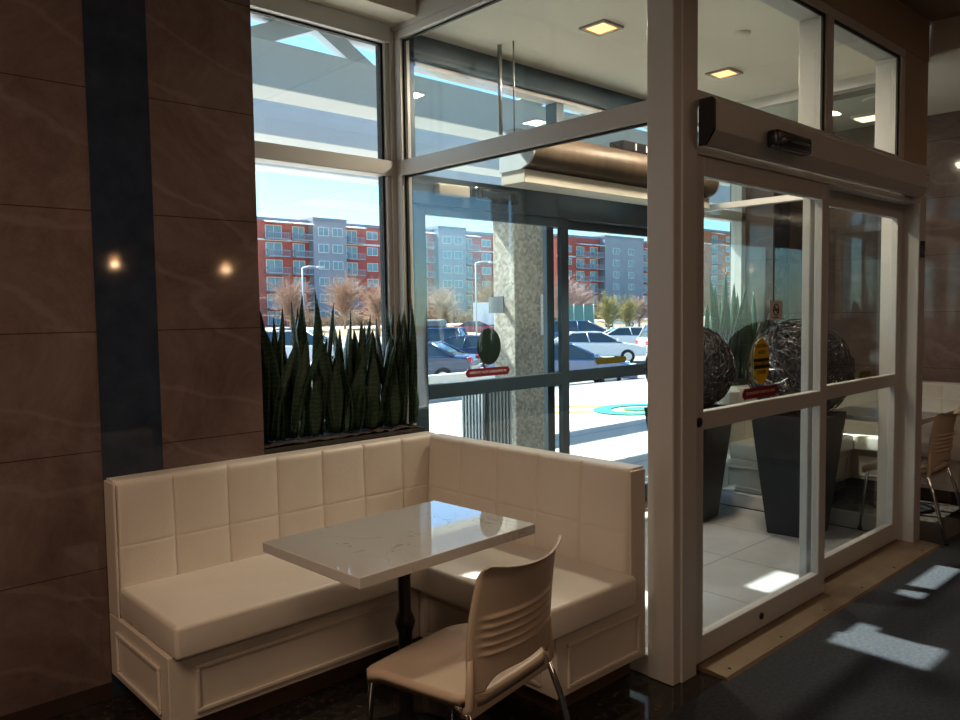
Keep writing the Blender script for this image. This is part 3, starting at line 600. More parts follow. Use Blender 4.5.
# ================================================================== CHAIRS
def chair(x, y, rz, label):
    """stacking chair, origin on the floor under the seat centre, facing +Y"""
    t = thing('stacking_chair', label, 'chair', (x, y, 0), rz, 'beige stacking chairs')
    # seat shell
    bm = bmesh.new(); nx, ny = 18, 18; G = {}
    for i in range(nx+1):
        u = i/nx*2-1
        for j in range(ny+1):
            v = j/ny*2-1
            hw = .225-.018*(1-v)/2
            X = u*hw; Y = v*.215
            # rounded corners
            k = max(0, abs(u)-.8)/.2; q = max(0, abs(v)-.8)/.2
            Y -= .03*k*k*v; X -= .02*q*q*u
            z = .452 - .014*(1-u*u)*(1-(v+.1)**2) - .032*max(0, (v-.55)/.45)**2 + .008*max(0, -v-.6)
            G[i, j] = Vector((X, Y, z))
    top = {k_: bm.verts.new(p) for k_, p in G.items()}; bot = {k_: bm.verts.new(p-Vector((0, 0, .034 if k_[0] in (0, nx) or k_[1] in (0, ny) else .012))) for k_, p in G.items()}
    for i in range(nx):
        for j in range(ny):
            bm.faces.new((top[i, j], top[i+1, j], top[i+1, j+1], top[i, j+1])); bm.faces.new((bot[i, j+1], bot[i+1, j+1], bot[i+1, j], bot[i, j]))
    for i in range(nx):
        for j in (0, ny): bm.faces.new((top[i, j], top[i+1, j], bot[i+1, j], bot[i, j]))
    for j in range(ny):
        for i in (0, nx): bm.faces.new((top[i, j], top[i, j+1], bot[i, j+1], bot[i, j]))
    # skirt under the seat: drop the rim
    obj('seat', bm, SHELL, t, True)
    bm = bmesh.new()
    add_box(bm, -.195, .195, -.205, -.190, .390, .447, .005, 2); obj('seat_skirt', bm, SHELL, t)
    # back shell with raised ribs
    bm = bmesh.new(); nx, nz = 28, 80; F = {}; K = {}
    for i in range(nx+1):
        u = i/nx*2-1
        for j in range(nz+1):
            s_ = j/nz
            z = .462 + s_*.355 - .012*(1-u*u)*s_**5 + .012*(u*u)**1.5*s_**6 - .010*max(0, (abs(u)-.9)/.1)**2*s_**8
            hw = .200 + .012*math.sin(s_*PI) - .010*s_
            if s_ < .12 and abs(u) < .78: z = max(z, .462+.12*.36*(1-(abs(u)/.78)**6*.9))
            X = u*hw
            lean = -.205 - .040*s_ + .012*math.sin(s_*PI)
            Y = lean + .050*u*u - .040
            ribs = 0
            if .26 < s_ < .62 and abs(u) < .82:
                ribs = .009*max(0, math.cos((s_-.26)/.36*2*PI*5+PI))**.6*min(1, (.82-abs(u))/.06)
            roll = -.018*max(0, (s_-.9)/.1)**2
            F[i, j] = bm.verts.new((X, Y+roll, z)); K[i, j] = bm.verts.new((X, Y+roll-.009-ribs, z))
    for i in range(nx):
        for j in range(nz):
            bm.faces.new((F[i, j], F[i+1, j], F[i+1, j+1], F[i, j+1])); bm.faces.new((K[i, j+1], K[i+1, j+1], K[i+1, j], K[i, j]))
    for i in range(nx):
        for j in (0, nz): bm.faces.new((F[i, j], F[i+1, j], K[i+1, j], K[i, j]))
    for j in range(nz):
        for i in (0, nx): bm.faces.new((F[i, j], F[i, j+1], K[i, j+1], K[i, j]))
    obj('backrest', bm, SHELL, t, True)
    for s_ in (-1, 1):
        bm = bmesh.new(); add_tube(bm, [(s_*.200, -.185, .40), (s_*.201, -.205, .43), (s_*.200, -.205, .47), (s_*.198, -.205, .56)], [.013, .014, .013, .009], 8); obj('back_bracket', bm, SHELL, t)
        bm = bmesh.new(); add_tube(bm, [(s_*.196, -.14, .425), (s_*.205, -.20, .405), (s_*.212, -.24, .30), (s_*.226, -.315, .012)], .0105, 10); lg = obj('leg', bm, CHROME, t)
        bm = bmesh.new(); add_lathe(bm, [(.014, 0), (.015, .012), (.012, .022)], 10, (s_*.226, -.317, 0)); obj('foot_glide', bm, BLACKP, lg)
        bm = bmesh.new(); add_tube(bm, [(s_*.196, -.10, .425), (s_*.198, .14, .418), (s_*.203, .165, .40), (s_*.215, .205, .012)], .0105, 10); lg = obj('leg', bm, CHROME, t)
        bm = bmesh.new(); add_lathe(bm, [(.014, 0), (.015, .012), (.012, .022)], 10, (s_*.215, .205, 0)); obj('foot_glide', bm, BLACKP, lg)
    bm = bmesh.new(); add_tube(bm, [(-.165, .06, .418), (.165, .06, .418)], .009, 8); add_tube(bm, [(-.165, -.12, .418), (.165, -.12, .418)], .009, 8); obj('seat_frame', bm, CHROME, t)
    return t
ch = chair(1.545, 1.785, .17, 'beige ribbed-back stacking chair with chrome legs at the near booth table')
dup(ch, (5.64, 1.91, 0), .02, 'beige ribbed-back stacking chair with chrome legs at the far booth table')

# ================================================================== TAPERED PLANTERS AND WICKER BALLS
def tplanter(x, y, rz, label):
    t = thing('tapered_planter', label, 'planter', (x, y, 0), rz, 'black tapered planters')
    bm = bmesh.new(); bo, to, h = .15, .235, .80
    def ring(s_, z): return [bm.verts.new((a*s_, b*s_, z)) for a, b in ((-1, -1), (1, -1), (1, 1), (-1, 1))]
    R_ = [ring(bo, 0), ring(to, h), ring(to-.022, h), ring(to-.035, h-.10)]
    for a, b in zip(R_, R_[1:]):
        for k in range(4): bm.faces.new((a[k], a[(k+1) % 4], b[(k+1) % 4], b[k]))
    bm.faces.new(R_[0][::-1]); bm.faces.new(R_[-1]); obj('pot', bm, PLANTER, t, bevel=.006)
    return t
P1 = (5.08, 2.38); P2 = (4.91, 3.10)
tplanter(*P1, .12, 'tall black tapered planter under the nearer wicker ball, behind the inner door glass')
tplanter(*P2, .10, 'tall black tapered planter under the farther wicker ball, near the outer doors')
WICK = noisy('dark_wicker_twig', [(.35, (.012, .010, .012)), (.65, (.055, .05, .05))], 30, 3, .22)
def ball(x, y, z, R_, label, n=150, seed=1):
    rnd = random.Random(seed); t = bmesh.new()
    for k in range(n):
        ax = Vector((rnd.gauss(0, 1), rnd.gauss(0, 1), rnd.gauss(0, 1))).normalized(); u = ax.orthogonal().normalized(); v = ax.cross(u)
        off = rnd.uniform(-.75, .75); rr = R_*rnd.uniform(.86, 1.0); a0 = rnd.uniform(0, 2*PI); span = rnd.uniform(1.2, 4.2); m = 14; wv = rnd.uniform(-.12, .12)
        pts = []
        for i in range(m+1):
            a = a0+span*i/m; o_ = off+wv*math.sin(3*a)
            o_ = max(-.95, min(.95, o_)); c = math.sqrt(1-o_*o_)
            pts.append((ax*o_ + (u*math.cos(a)+v*math.sin(a))*c)*rr)
        add_tube(t, pts, rnd.choice((.0032, .0042, .0055)), 4)
    o = obj('wicker_ball', t, WICK); o.location = (x, y, z); tag(o, label, 'ball', 'wicker balls'); return o
ball(P1[0], P1[1], 1.085, .335, 'large dark woven twig ball on the nearer black planter, behind the yellow sticker', 230, 3)
ball(P2[0], P2[1], 1.075, .31, 'large dark woven twig ball on the farther planter, cut off by the door jamb', 230, 5)

# ================================================================== OUTSIDE: ground, canopy, pillar
bm = bmesh.new(); ys = [3.66, 6, 9, 11, 13, 15, 17, 20, 30, 50, 66, 70, 80, 90, 110, 160, 400]
def gz(y):
    for (a, za), (b_, zb) in zip([(-9, -.01), (9, -.01), (17, -.95), (66, -.95), (80, -.42), (900, -.42)], [(9, -.01), (17, -.95), (66, -.95), (80, -.42), (900, -.42)]):
        if y <= b_: return za+(zb-za)*(y-a)/(b_-a)
    return -.42
rows = [[bm.verts.new((x, y, gz(y))) for x in (-60, 0, 10, 30, 80, 420)] for y in ys]
for a, b in zip(rows, rows[1:]):
    for k in range(5): bm.faces.new((a[k], a[k+1], b[k+1], b[k]))
GROUND = noisy('sunlit_asphalt_and_concrete', [(.3, (.42, .39, .34)), (.7, (.54, .505, .445))], .22, 10, .9)
struct(obj('ground', bm, GROUND))
bm = bmesh.new(); ya = [13.6, 15, 17, 30, 66, 69.9]
rw = [[bm.verts.new((x, y, gz(y)+.012)) for x in (-60, 10, 60, 300)] for y in ya]
for a, b in zip(rw, rw[1:]):
    for k in range(3): bm.faces.new((a[k], a[k+1], b[k+1], b[k]))
struct(obj('ground_asphalt', bm, noisy('grey_asphalt', [(.3, (.20, .20, .20)), (.7, (.27, .27, .265))], .5, 8, .9)))
def decal(name, pts, m, z=.004):
    bm = bmesh.new(); bm.faces.new([bm.verts.new((x, y, gz(y)+z)) for x, y in pts]); return struct(obj(name, bm, m))
decal('trim_painted_line', [(8.55, 7.75), (8.7, 7.85), (10.6, 6.25), (10.45, 6.15)], mat('yellow_road_paint', (.42, .24, .03), .8))
decal('trim_painted_line', [(8.6, 8.6), (8.75, 8.7), (10.9, 6.9), (10.75, 6.8)], MATS['yellow_road_paint'])
bm = bmesh.new()
for k in range(24):
    a, b_ = 2*PI*k/24, 2*PI*(k+1)/24
    P = lambda r_, q: bm.verts.new((9.75+r_*math.cos(q), 7.05+r_*.8*math.sin(q), .005))
    bm.faces.new((P(.45, a), P(.75, a), P(.75, b_), P(.45, b_)))
bm.faces.new([bm.verts.new((9.75+.25*math.cos(2*PI*k/10), 7.05+.2*math.sin(2*PI*k/10), .005)) for k in range(10)])
struct(obj('trim_painted_symbol', bm, mat('turquoise_road_paint', (.02, .22, .17), .8)))
ROAD = mat('pale_far_road', (.36, .35, .33), .9)
def sheet(name, y0, y1, m, z):
    ys_ = [y0] + [q for q in (9, 17, 66, 80) if y0 < q < y1] + [y1]; bm = bmesh.new()
    rw_ = [[bm.verts.new((x, y, gz(y)+z)) for x in (-60, 300)] for y in ys_]
    for a, b in zip(rw_, rw_[1:]): bm.faces.new((a[0], a[1], b[1], b[0]))
    return struct(obj(name, bm, m))
VERGE = mat('dry_grass_verge', (.22, .165, .10), .95)
sheet('trim_road', 84, 96, mat('pale_far_road', (.36, .35, .33), .9), .02)
sheet('trim_verge', 66, 84, VERGE, .02); sheet('trim_verge', 96, 119, VERGE, .02)
bm = bmesh.new()
for i in range(9): decal('trim_expansion_joint', [(-5, 4.6+i*1.5), (-5, 4.63+i*1.5), (30, 4.63+i*1.5), (30, 4.6+i*1.5)], mat('joint_filler', (.28, .26, .23), .9), .002)
bm.free()
# low concrete kerb wall
bm = bmesh.new(); add_box(bm, 4, 15.2, 14.2, 14.4, -.8, .02, .02, 2); o = obj('concrete_barrier', bm, CONC); tag(o, 'low pale concrete barrier in front of the parked cars', 'barrier')

# pergola-like canopy: deep beams along X, gable rafters, added sun-blocking panels by the building
cn = thing('entrance_canopy', 'pale steel entrance canopy with deep beams and gabled rafters outside the windows', 'canopy', (0, 0, 0))
def ibeam(y, z0, z1, x0, x1):
    bm = bmesh.new(); add_box(bm, x0, x1, y-.19, y+.19, z0, z1, .012, 2); return obj('beam', bm, STEEL, cn)
ibeam(6.0, 3.30, 3.675, -4, 14); ibeam(7.54, 3.30, 3.675, -4, 14); ibeam(9.1, 3.30, 3.675, -4, 14)
def rafter(p0, p1, w_, h):
    p0 = Vector(p0); p1 = Vector(p1); d = (p1-p0); sd = d.cross(Vector((0, 0, 1))).normalized()*w_/2; u = Vector((0, 0, h))
    bm = bmesh.new(); v = [bm.verts.new(p+a+b) for p in (p0, p1) for a, b in ((-sd, Vector()), (sd, Vector()), (sd, u), (-sd, u))]
    for f in ((0, 1, 2, 3), (7, 6, 5, 4), (0, 4, 5, 1), (1, 5, 6, 2), (2, 6, 7, 3), (3, 7, 4, 0)): bm.faces.new([v[i] for i in f])
    return obj('rafter', bm, STEEL, cn)
for xo in (-3.2, 0.0, 3.2, 6.4):
    rafter((2.55+xo, 6.0, 3.40), (3.68+xo, 6.0, 3.90), .10, .16); rafter((3.68+xo, 6.0, 3.90), (4.35+xo, 6.0, 3.52), .10, .16)
# columns carrying the canopy
for x in (-3.6, 13.6):
    for y in (6.0, 9.1):
        bm = bmesh.new(); add_box(bm, x-.1, x+.1, y-.1, y+.1, -.02, 3.3); obj('post', bm, STEEL, cn)
# added unseen panels that block the sun, slotted to shape its patches indoors
def slab(x0, x1, y0, y1):
    bm = bmesh.new(); add_box(bm, x0, x1, y0, y1, 3.90, 3.94); return obj('sun_blocker_panel', bm, STEEL, cn)
def strip_with_slots(x0, x1, y0, y1, slots):
    xs = sorted(set([x0, x1] + [v for q in slots for v in q[:2]]))
    for a, b in zip(xs, xs[1:]):
        cuts = sorted([(q[2], q[3]) for q in slots if q[0] <= a and q[1] >= b]); y = y0
        for c, d in cuts:
            slab(a, b, y, c); y = d
        slab(a, b, y, y1)
strip_with_slots(-4, 14, 3.7, 6.10, [(1.24, 1.36, 4.62, 5.30), (2.66, 2.98, 4.40, 4.95), (3.50, 4.36, 4.76, 5.05), (2.37, 2.62, 5.70, 6.02), (3.05, 3.42, 5.36, 5.52), (5.00, 5.92, 5.20, 5.72)])

# exposed-aggregate pillar with small notice
pl = thing('concrete_pillar', 'pebbled exposed-aggregate pillar standing outside the outer doors', 'pillar', (5.08, 5.0, 0))
boxobj('shaft', (0, .52, 0, .28, -.02, 2.6), AGG, pl, .01)
t = thing('notice_plate', 'dark grey square plate mounted at the left edge of the pebbled pillar', 'sign', (5.0, 5.16, 1.55))
boxobj('plate', (-.012, .0, -.10, .09, -.07, .08), mat('dark_grey_plate', (.09, .10, .11), .5), t); boxobj('bracket', (0, .08, -.02, .02, -.02, .02), ALUD, t)
t = thing('notice_poster', 'white paper notice on the front of the pebbled pillar', 'poster', (5.50, 4.996, 1.45))
boxobj('sheet', (-.09, .08, -.004, 0, -.18, .20), mat('paper', (.7, .72, .74), .7), t)
for k in range(5): boxobj('text_line', (-.07, .06, -.0055, -.004, .12-k*.05, .13-k*.05), mat('grey_print', (.3, .3, .33), .7), t)
# ribbed litter bin
rb = thing('litter_bin', 'grey ribbed metal litter bin beside the pebbled pillar', 'bin', (4.58, 4.86, 0))
bm = bmesh.new(); n = 8
for k in range(n): a = -.16+k*.32/n; add_box(bm, a, a+.022, -.16, -.14, .03, .85, .003, 1); add_box(bm, -.16, -.14, a, a+.022, .03, .85, .003, 1)
obj('ribs', bm, mat('pale_ribbed_metal', (.33, .37, .40), .45, .3), rb)
boxobj('body', (-.14, .15, -.14, .15, 0, .86), mat('grey_bin_body', (.08, .11, .13), .6), rb); boxobj('lid', (-.165, .165, -.165, .165, .86, .89), ALUD, rb, .01)

# ================================================================== CARS
CARGLASS = mat('tinted_car_glass', (.05, .08, .10), .08); TYRE = mat('tyre_rubber', (.015, .015, .015), .8); RIM = mat('alloy_rim', (.5, .5, .5), .3, .8)
def car(x, y, z, rz, color, kind, label, cname):
    t = thing('car', label, 'car', (x, y, z), rz)
    Lh = {'sedan': 2.3, 'suv': 2.35, 'van': 2.45}[kind]; H_ = {'sedan': 1.43, 'suv': 1.72, 'van': 1.78}[kind]; W = .90
    if kind == 'sedan': low = [(-Lh, .35), (-Lh, .85), (-Lh+.15, 1.0), (-1.45, 1.04), (1.05, .98), (1.9, .86), (Lh, .68), (Lh, .35)]; cab = [(-1.75, 1.02), (-1.0, H_-.03), (-.3, H_), (.35, H_-.04), (1.25, .96)]
    elif kind == 'suv': low = [(-Lh, .4), (-Lh, 1.0), (-Lh+.08, 1.12), (1.0, 1.12), (1.95, 1.02), (Lh, .82), (Lh, .4)]; cab = [(-2.2, 1.10), (-1.95, H_-.06), (-1.4, H_), (.2, H_-.03), (1.2, 1.10)]
    else: low = [(-Lh, .35), (-Lh, .95), (-Lh+.05, 1.1), (1.2, 1.08), (2.0, .95), (Lh, .72), (Lh, .35)]; cab = [(-2.38, 1.08), (-2.2, H_-.05), (-1.6, H_), (.3, H_-.03), (1.6, 1.05)]
    body = mat('paint_'+cname, color, .22, .0, coat=.8)
    def loft(prof, base_z, w_of):
        bm = bmesh.new(); rows_ = []
        for f in (-1, -.86, -.5, 0, .5, .86, 1):
            row = []
            for px, pz in prof:
                ww = w_of(pz); shrink = 1 if abs(f) < 1 else .0
                zz = pz if abs(f) < 1 else base_z+(pz-base_z)*.93
                row.append(bm.verts.new((px*(1 if abs(f) < .9 else .985), f*ww, zz)))
            rows_.append(row)
        n_ = len(prof)
        for a, b in zip(rows_, rows_[1:]):
            for k in range(n_):
                f_ = bm.faces.new((a[k], a[(k+1) % n_], b[(k+1) % n_], b[k])); f_.smooth = True
        bm.faces.new(rows_[0]); bm.faces.new(rows_[-1][::-1]); return bm
    bd = obj('body', loft(low, .35, lambda z_: W), body, t, bevel=.03)
    gl = obj('cabin_glass', loft(cab, 1.0, lambda z_: W-.04-.20*max(0, (z_-1.0)/.5)), CARGLASS, t)
    # roof skin and pillars
    bm = bmesh.new(); rx0, rx1 = cab[1][0], cab[-2][0]; rw = W-.04-.20*((H_-1.0)/.5)
    add_box(bm, rx0+.02, rx1-.02, -rw, rw, H_-.045, H_+.015, .02, 2)
    for s_ in (-1, 1):
        add_tube(bm, [(cab[0][0]+.02, s_*(W-.04), cab[0][1]), (rx0, s_*rw, H_-.03)], .035, 6); add_tube(bm, [(cab[-1][0]-.02, s_*(W-.04), cab[-1][1]), (rx1, s_*rw, H_-.03)], .03, 6); add_tube(bm, [(-.25, s_*(W-.035), 1.0), (-.35, s_*(rw+.005), H_-.03)], .03, 6)
    obj('roof', bm, body, t)
    for sx in (-1.4, 1.45):
        for s_ in (-1, 1):
            bm = bmesh.new(); add_lathe(bm, [(.20, -.10), (.31, -.09), (.325, -.05), (.325, .05), (.31, .09), (.20, .10)], 20); wl = obj('wheel', bm, TYRE, t, True); wl.rotation_euler = (PI/2, 0, 0); wl.location = (sx, s_*(W-.06), .325)
            bm = bmesh.new(); add_lathe(bm, [(.19, -.112), (.19, .112)], 12); obj('rim', bm, RIM, wl)
    for s_ in (-1, 1):
        bm = bmesh.new(); add_box(bm, Lh-.22, Lh+.005, s_*.62-.20, s_*.62+.20, .66, .79, .03, 2); obj('headlight', bm, mat('headlight_lens', (.75, .78, .8), .1), t, True)
        bm = bmesh.new(); add_box(bm, -Lh-.01, -Lh+.12, s_*.68-.20, s_*.68+.20, .78, .97, .03, 2); obj('taillight', bm, mat('taillight_lens', (.6, .03, .04), .2), t, True)
        bm = bmesh.new(); add_box(bm, .95, 1.08, s_*(W+.1)-.07, s_*(W+.1)+.07, 1.0, 1.12, .03, 2); obj('mirror', bm, body, t, True)
    boxobj('grille', (Lh-.01, Lh+.012, -.38, .38, .50, .68), BLACKP, t, .01)
    return t
NAVY = (.03, .05, .11); WH = (.72, .72, .72); MAR = (.30, .03, .06); REDC = (.55, .04, .05); BLU = (.06, .12, .25); SIL = (.45, .47, .48)
Z0 = -.95
car(16.4, 21.2, Z0, 2.2, NAVY, 'sedan', 'dark navy sedan nearest the barrier, its red taillight toward the oval sticker', 'navy')
car(22.0, 24.8, Z0, 2.15, NAVY, 'sedan', 'dark blue sedan parked behind the nearest navy one', 'navy')
sv = car(22.6, 28.4, Z0, 2.2, BLU, 'suv', 'blue wagon carrying a grey roof box', 'blue')
bm = bmesh.new(); add_box(bm, -1.2, .9, -.45, .45, 0, .36, .12, 4); o = obj('roof_box', bm, mat('grey_roof_box', (.16, .16, .16), .4)); o.location = (22.6, 28.4, Z0+1.74); o.rotation_euler = (0, 0, 2.2); tag(o, 'grey roof box on top of the blue wagon', 'roof box')
car(54.8, 59.5, Z0, -.75, MAR, 'sedan', 'maroon car in the row farther back, left of the pillar', 'maroon')
car(50.5, 62.5, Z0, -.75, REDC, 'suv', 'bright red car farthest back above the wagon roof box', 'red')
car(38.1, 31.6, Z0, -.9, BLU, 'van', 'blue minivan behind the white sedan, right of the door stile', 'blue')
car(28.5, 23.1, Z0, -.75, WH, 'sedan', 'white sedan seen through the outer right door, facing right', 'white')
car(18.6, 16.4, Z0, -.75, BLU, 'sedan', 'blue sedan half hidden behind the outer door stile', 'blue')
car(37.0, 27.0, Z0, -.75, WH, 'sedan', 'white car just behind and right of the white sedan', 'white')
car(32.6, 20.6, Z0, -.6, SIL, 'suv', 'silver car at the right end of the row, beside the column', 'silver')
car(87.5, 66.2, -.92, 2.5, WH, 'suv', 'small white car driving on the far road', 'white')
car(21.0, 40.5, Z0, -.8, REDC, 'sedan', 'red car seen through the snake plants on the left', 'red')
car(18.0, 30.6, Z0, -.8, WH, 'suv', 'white car seen through the middle of the snake plants', 'white')
car(12.9, 27.0, Z0, -.8, SIL, 'sedan', 'silver car seen through the plants beside the marble jamb', 'silver')
car(28.5, 50.0, Z0, -.8, BLU, 'sedan', 'blue car in the back row seen above the snake plants', 'blue')

# ================================================================== APARTMENT BUILDINGS
REDB = noisy('red_siding', [(.3, (.42, .085, .06)), (.7, (.48, .10, .075))], .3, 3, .8)
GREYB = noisy('grey_siding', [(.3, (.27, .29, .33)), (.7, (.31, .33, .37))], .3, 3, .8)
DGREY = mat('slate_siding', (.24, .25, .30), .8); WTRIM = mat('white_trim', (.75, .75, .75), .7); WPANE = mat('apartment_glass', (.16, .26, .30), .15); BALC = mat('grey_balcony_rail', (.33, .35, .40), .6)
ORB = mat('rust_siding', (.45, .16, .07), .8)
def building(label, segs, y, zt, floors, fh=2.86, z0=-.4, group=None, red=None):
    t = thing('apartment_building', label, 'building', (segs[0][0], y, z0), group=group); X0 = segs[0][0]; red = red or REDB
    for (x0, x1, kind, dy, top, items) in segs:
        m = {'red': red, 'grey': GREYB}[kind]
        boxobj('wall', (x0-X0, x1-X0, -dy, 14, 0, top-z0), m, t)
        boxobj('parapet', (x0-X0-.1, x1-X0+.1, -dy-.15, 14, top-z0, top-z0+.55), DGREY, t)
        if kind == 'red': boxobj('band', (x0-X0, x1-X0, -dy-.12, -dy, fh*(floors-1)-.25, fh*(floors-1)+.05), WTRIM, t)
        for it in items:
            a, b, k = it
            for f in range(floors):
                zb = f*fh
                if k == 'w':
                    if kind == 'grey' and False: pass
                    bm = bmesh.new(); add_box(bm, a-X0, b-X0, -dy-.10, -dy, zb+.85, zb+2.35); fr = obj('window', bm, WTRIM, t)
                    bm = bmesh.new(); mid = (a+b)/2-X0; add_box(bm, a-X0+.12, mid-.06, -dy-.13, -dy-.09, zb+.95, zb+2.25); add_box(bm, mid+.06, b-X0-.12, -dy-.13, -dy-.09, zb+.95, zb+2.25); obj('pane', bm, WPANE, fr)
                else:
                    bm = bmesh.new(); add_box(bm, a-X0+.3, b-X0-.7, -dy-.08, -dy, zb+.15, zb+2.35); fr = obj('window', bm, WTRIM, t)
                    bm = bmesh.new(); mid = (a+b-.4)/2-X0; add_box(bm, a-X0+.42, mid-.06, -dy-.11, -dy-.07, zb+.25, zb+2.25); add_box(bm, mid+.06, b-X0-.82, -dy-.11, -dy-.07, zb+.25, zb+2.25); obj('pane', bm, WPANE, fr)
                    if f > 0:
                        bm = bmesh.new(); add_box(bm, a-X0, b-X0, -dy-1.6, -dy, zb-.12, zb+.06); add_box(bm, a-X0, b-X0, -dy-1.62, -dy-1.56, zb+.95, zb+1.05)
                        nn = 12
                        for q in range(nn+1): xx = a-X0+(b-a)*q/nn; add_box(bm, xx-.035, xx+.035, -dy-1.61, -dy-1.57, zb, zb+1.0)
                        for xx in (a-X0, b-X0-.06): add_box(bm, xx, xx+.06, -dy-1.6, -dy, zb+.95, zb+1.05)
                        obj('balcony', bm, BALC, t)
                    if f == floors-1:
                        bm = bmesh.new(); add_prism(bm, [(-dy, zb+2.95), (-dy-1.9, zb+2.55), (-dy-1.9, zb+2.70), (-dy, zb+3.10)], 'x', a-X0-.2, b-X0+.2); obj('awning', bm, WTRIM, t)
    return t
building('long red and grey apartment building with balconies seen through the left window', [
    (44, 71.6, 'red', 0, 16.9, [(47, 51, 'b'), (54, 57, 'w'), (63.2, 67.2, 'b'), (68.2, 71.5, 'b')]),
    (71.6, 78.2, 'grey', 1.6, 17.3, [(72.5, 74.6, 'w'), (75.3, 77.4, 'w')]),
    (78.2, 92, 'red', 0, 16.9, [(78.9, 82.2, 'b'), (83.6, 86, 'w'), (88, 91, 'w')]),
    (92, 99.3, 'red', 0, 16.9, [(94.2, 98.4, 'b')]),
    (99.3, 106.4, 'grey', 1.6, 17.6, [(100.3, 102.5, 'w'), (103.2, 105.4, 'w')]),
    (106.4, 132, 'red', 0, 17.2, [(107, 110.2, 'b'), (112.2, 114.8, 'w'), (116.5, 120, 'b'), (123, 126, 'w')])], 120, 17, 6)
building('red apartment building with a wide plain grey bay seen through the outer right door', [
    (135.5, 151, 'red', 0, 18.2, [(138, 140.5, 'w'), (142, 145.8, 'b'), (147, 150.8, 'b')]),
    (151, 166.4, 'grey', 1.6, 18.6, [(154, 156.4, 'w'), (160, 162.4, 'w')]),
    (166.4, 186, 'red', 0, 18.2, [(167.5, 172, 'b'), (174, 178, 'b')])], 120, 18, 6)
building('taller rust-coloured apartment building seen through the inner door, left of the far window post', [
    (190, 222, 'red', 0, 23.0, [(193, 197, 'w'), (201, 205, 'b'), (209, 213, 'w')])], 120, 23, 8, red=ORB)

# ================================================================== TREES, POSTS
TWIG = {}
def bare_tree(x, y, z, h, col, cname, label, n=150, seed=0, spread=.38, group='bare trees before the apartment building'):
    rnd = random.Random(seed); t = thing('bare_tree', label, 'tree', (x, y, z), group=group)
    m = mat('bark_'+cname, col, .9); bm = bmesh.new(); add_tube(bm, [(0, 0, -.1), (.05, 0, h*.25), (0, .1, h*.5)], [.16, .12, .08], 7); obj('trunk', bm, m, t)
    bm = bmesh.new()
    for k in range(n):
        z0 = h*rnd.uniform(.15, .6); a = rnd.uniform(0, 2*PI); L_ = h*rnd.uniform(.25, .55); el = rnd.uniform(.15, 1.3)
        p = Vector((0, 0, z0)); d = Vector((math.cos(a)*math.cos(el), math.sin(a)*math.cos(el), math.sin(el))); pts = [p.copy()]
        for q in range(4):
            p = p+d*L_/4; d = (d+Vector((rnd.gauss(0, .18), rnd.gauss(0, .18), rnd.gauss(.05, .12)))).normalized(); pts.append(p.copy())
        add_tube(bm, pts, [.035, .028, .022, .016, .008], 3, False)
        for q in (1, 2, 3):
            for _ in range(3):
                dd = (d+Vector((rnd.gauss(0, .7), rnd.gauss(0, .7), rnd.gauss(.1, .5)))).normalized()*h*rnd.uniform(.06, .14); add_tube(bm, [pts[q], pts[q]+dd], [.016, .006], 3, False)
    obj('branches', bm, m, t)
    return t
TREES = [(45.6, 80.8, 7.0, (.38, .25, .18), 'tan', 'tan leafless tree in front of the leftmost red wing'), (52.9, 80.8, 7.2, (.42, .27, .18), 'tan2', 'tan leafless tree in front of the grey bay'),
    (47.5, 66.3, 6.2, (.42, .27, .18), 'tan2', 'tan leafless tree beside the left window frame'), (62.5, 74.0, 5.6, (.38, .28, .20), 'tan', 'leafless tree just right of the corner post'), (71, 84.5, 6.0, (.38, .28, .20), 'tan', 'leafless tree behind the car with the roof box'),
    (70.5, 73.8, 7.0, (.36, .22, .12), 'rust', 'rusty leafless tree by the lamp post left of the pillar'), (68.9, 60.1, 7.2, (.42, .28, .24), 'pink', 'pinkish leafless tree at the left edge of the outer right door'), (77.4, 64.9, 6.4, (.42, .28, .24), 'pink', 'pinkish leafless tree over the green fence'),
    (68.1, 53.0, 4.6, (.36, .30, .13), 'yellow', 'yellowish leafless bush left of the white car on the road'), (73.5, 54.6, 4.2, (.36, .30, .13), 'yellow', 'yellowish leafless bush above the white car on the road'), (82, 59, 4.6, (.36, .26, .24), 'pink', 'brownish leafless bush right of the white car on the road')]
for i, (x, y, h, col, cn_, lb) in enumerate(TREES): bare_tree(x, y, gz(y), h, col, cn_, lb, 210, i+11)
hb = bmesh.new(); hr = random.Random(5)
for k in range(2600):                                   # tangled undergrowth along the verge
    x = hr.uniform(56, 184); y = hr.uniform(96.5, 100.5); h = hr.uniform(1.6, 3.4)*(.8+.25*math.sin(x*.9)); d = Vector((hr.gauss(0, .45), hr.gauss(0, .3), 1)).normalized()*h
    p = Vector((x, y, gz(y)-.05)); m_ = p+d*.5+Vector((hr.gauss(0, .1), hr.gauss(0, .1), 0)); add_tube(hb, [p, m_, p+d], [.05, .05, .02], 3, False)
    for q in range(3): add_tube(hb, [m_, m_+Vector((hr.gauss(0, .5), hr.gauss(0, .4), hr.uniform(.2, 1.1)))], [.04, .015], 3, False)
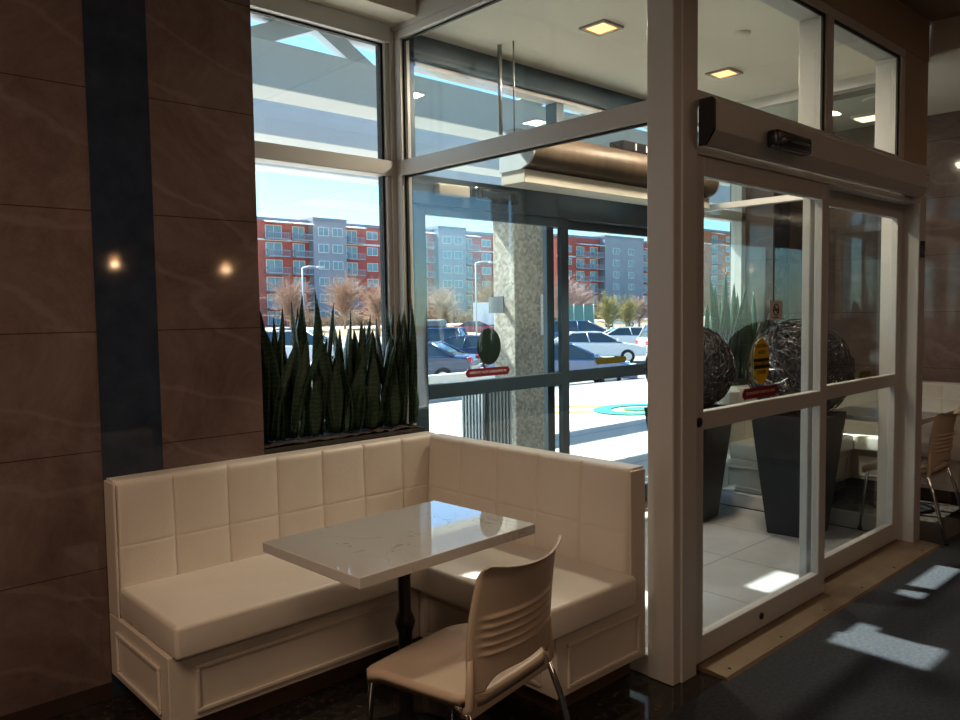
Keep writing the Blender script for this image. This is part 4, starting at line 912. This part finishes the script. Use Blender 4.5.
o = obj('undergrowth', hb, mat('bark_scrub', (.27, .19, .12), .9)); tag(o, 'band of tangled brown undergrowth along the road before the apartment buildings', 'undergrowth', kind='stuff')
def street_lamp(x, y, h, side, label):
    t = thing('street_lamp', label, 'street lamp', (x, y, gz(y)), group='street lamps in the car park')
    bm = bmesh.new(); add_tube(bm, [(0, 0, 0), (0, 0, h)], [.08, .055], 8); obj('pole', bm, mat('white_pole', (.40, .41, .42), .5), t)
    bm = bmesh.new(); add_tube(bm, [(0, 0, h), (.35*side, -.35*side, h+.12), (.8*side, -.8*side, h+.1)], .06, 6); obj('arm', bm, MATS['white_pole'], t)
    bm = bmesh.new(); add_box(bm, min(.7*side, 1.2*side), max(.7*side, 1.2*side), -1.0*side-.2, -1.0*side+.2, h-.02, h+.12, .03, 2); obj('lamp_head', bm, MATS['white_pole'], t)
street_lamp(31.2, 53.3, 5.9, 1, 'white street lamp standing before the left red wing')
street_lamp(47.7, 51.8, 6.7, 1, 'white street lamp left of the pebbled pillar')
t = thing('box_trailer', 'white box trailer parked left of the pebbled pillar', 'trailer', (62.0, 65.6, gz(65.6)), -.75)
boxobj('box', (-1.5, 1.5, -1, 1, .9, 3.4), WTRIM, t, .03); boxobj('chassis', (-1.6, 1.6, -.9, .9, .6, .9), BLACKP, t)
for sx in (-.5, .5):
    for s_ in (-1, 1): bm = bmesh.new(); add_lathe(bm, [(.25, -.1), (.38, -.08), (.38, .08), (.25, .1)], 16); wl = obj('wheel', bm, TYRE, t, True); wl.rotation_euler = (PI/2, 0, 0); wl.location = (sx*1.7, s_*.9, .38)
t = thing('screened_fence', 'green mesh-screened fence panel behind the minivan', 'fence', (61.9, 51.9, gz(51.9)), -.75)
boxobj('screen', (-1.5, 1.5, -.03, .03, .3, 2.9), mat('green_mesh', (.10, .22, .18), .7), t)
for x in (-1.5, -.5, .5, 1.5): bm = bmesh.new(); add_tube(bm, [(x, 0, 0), (x, 0, 3.0)], .06, 6); obj('fence_post', bm, MATS['white_pole'], t)
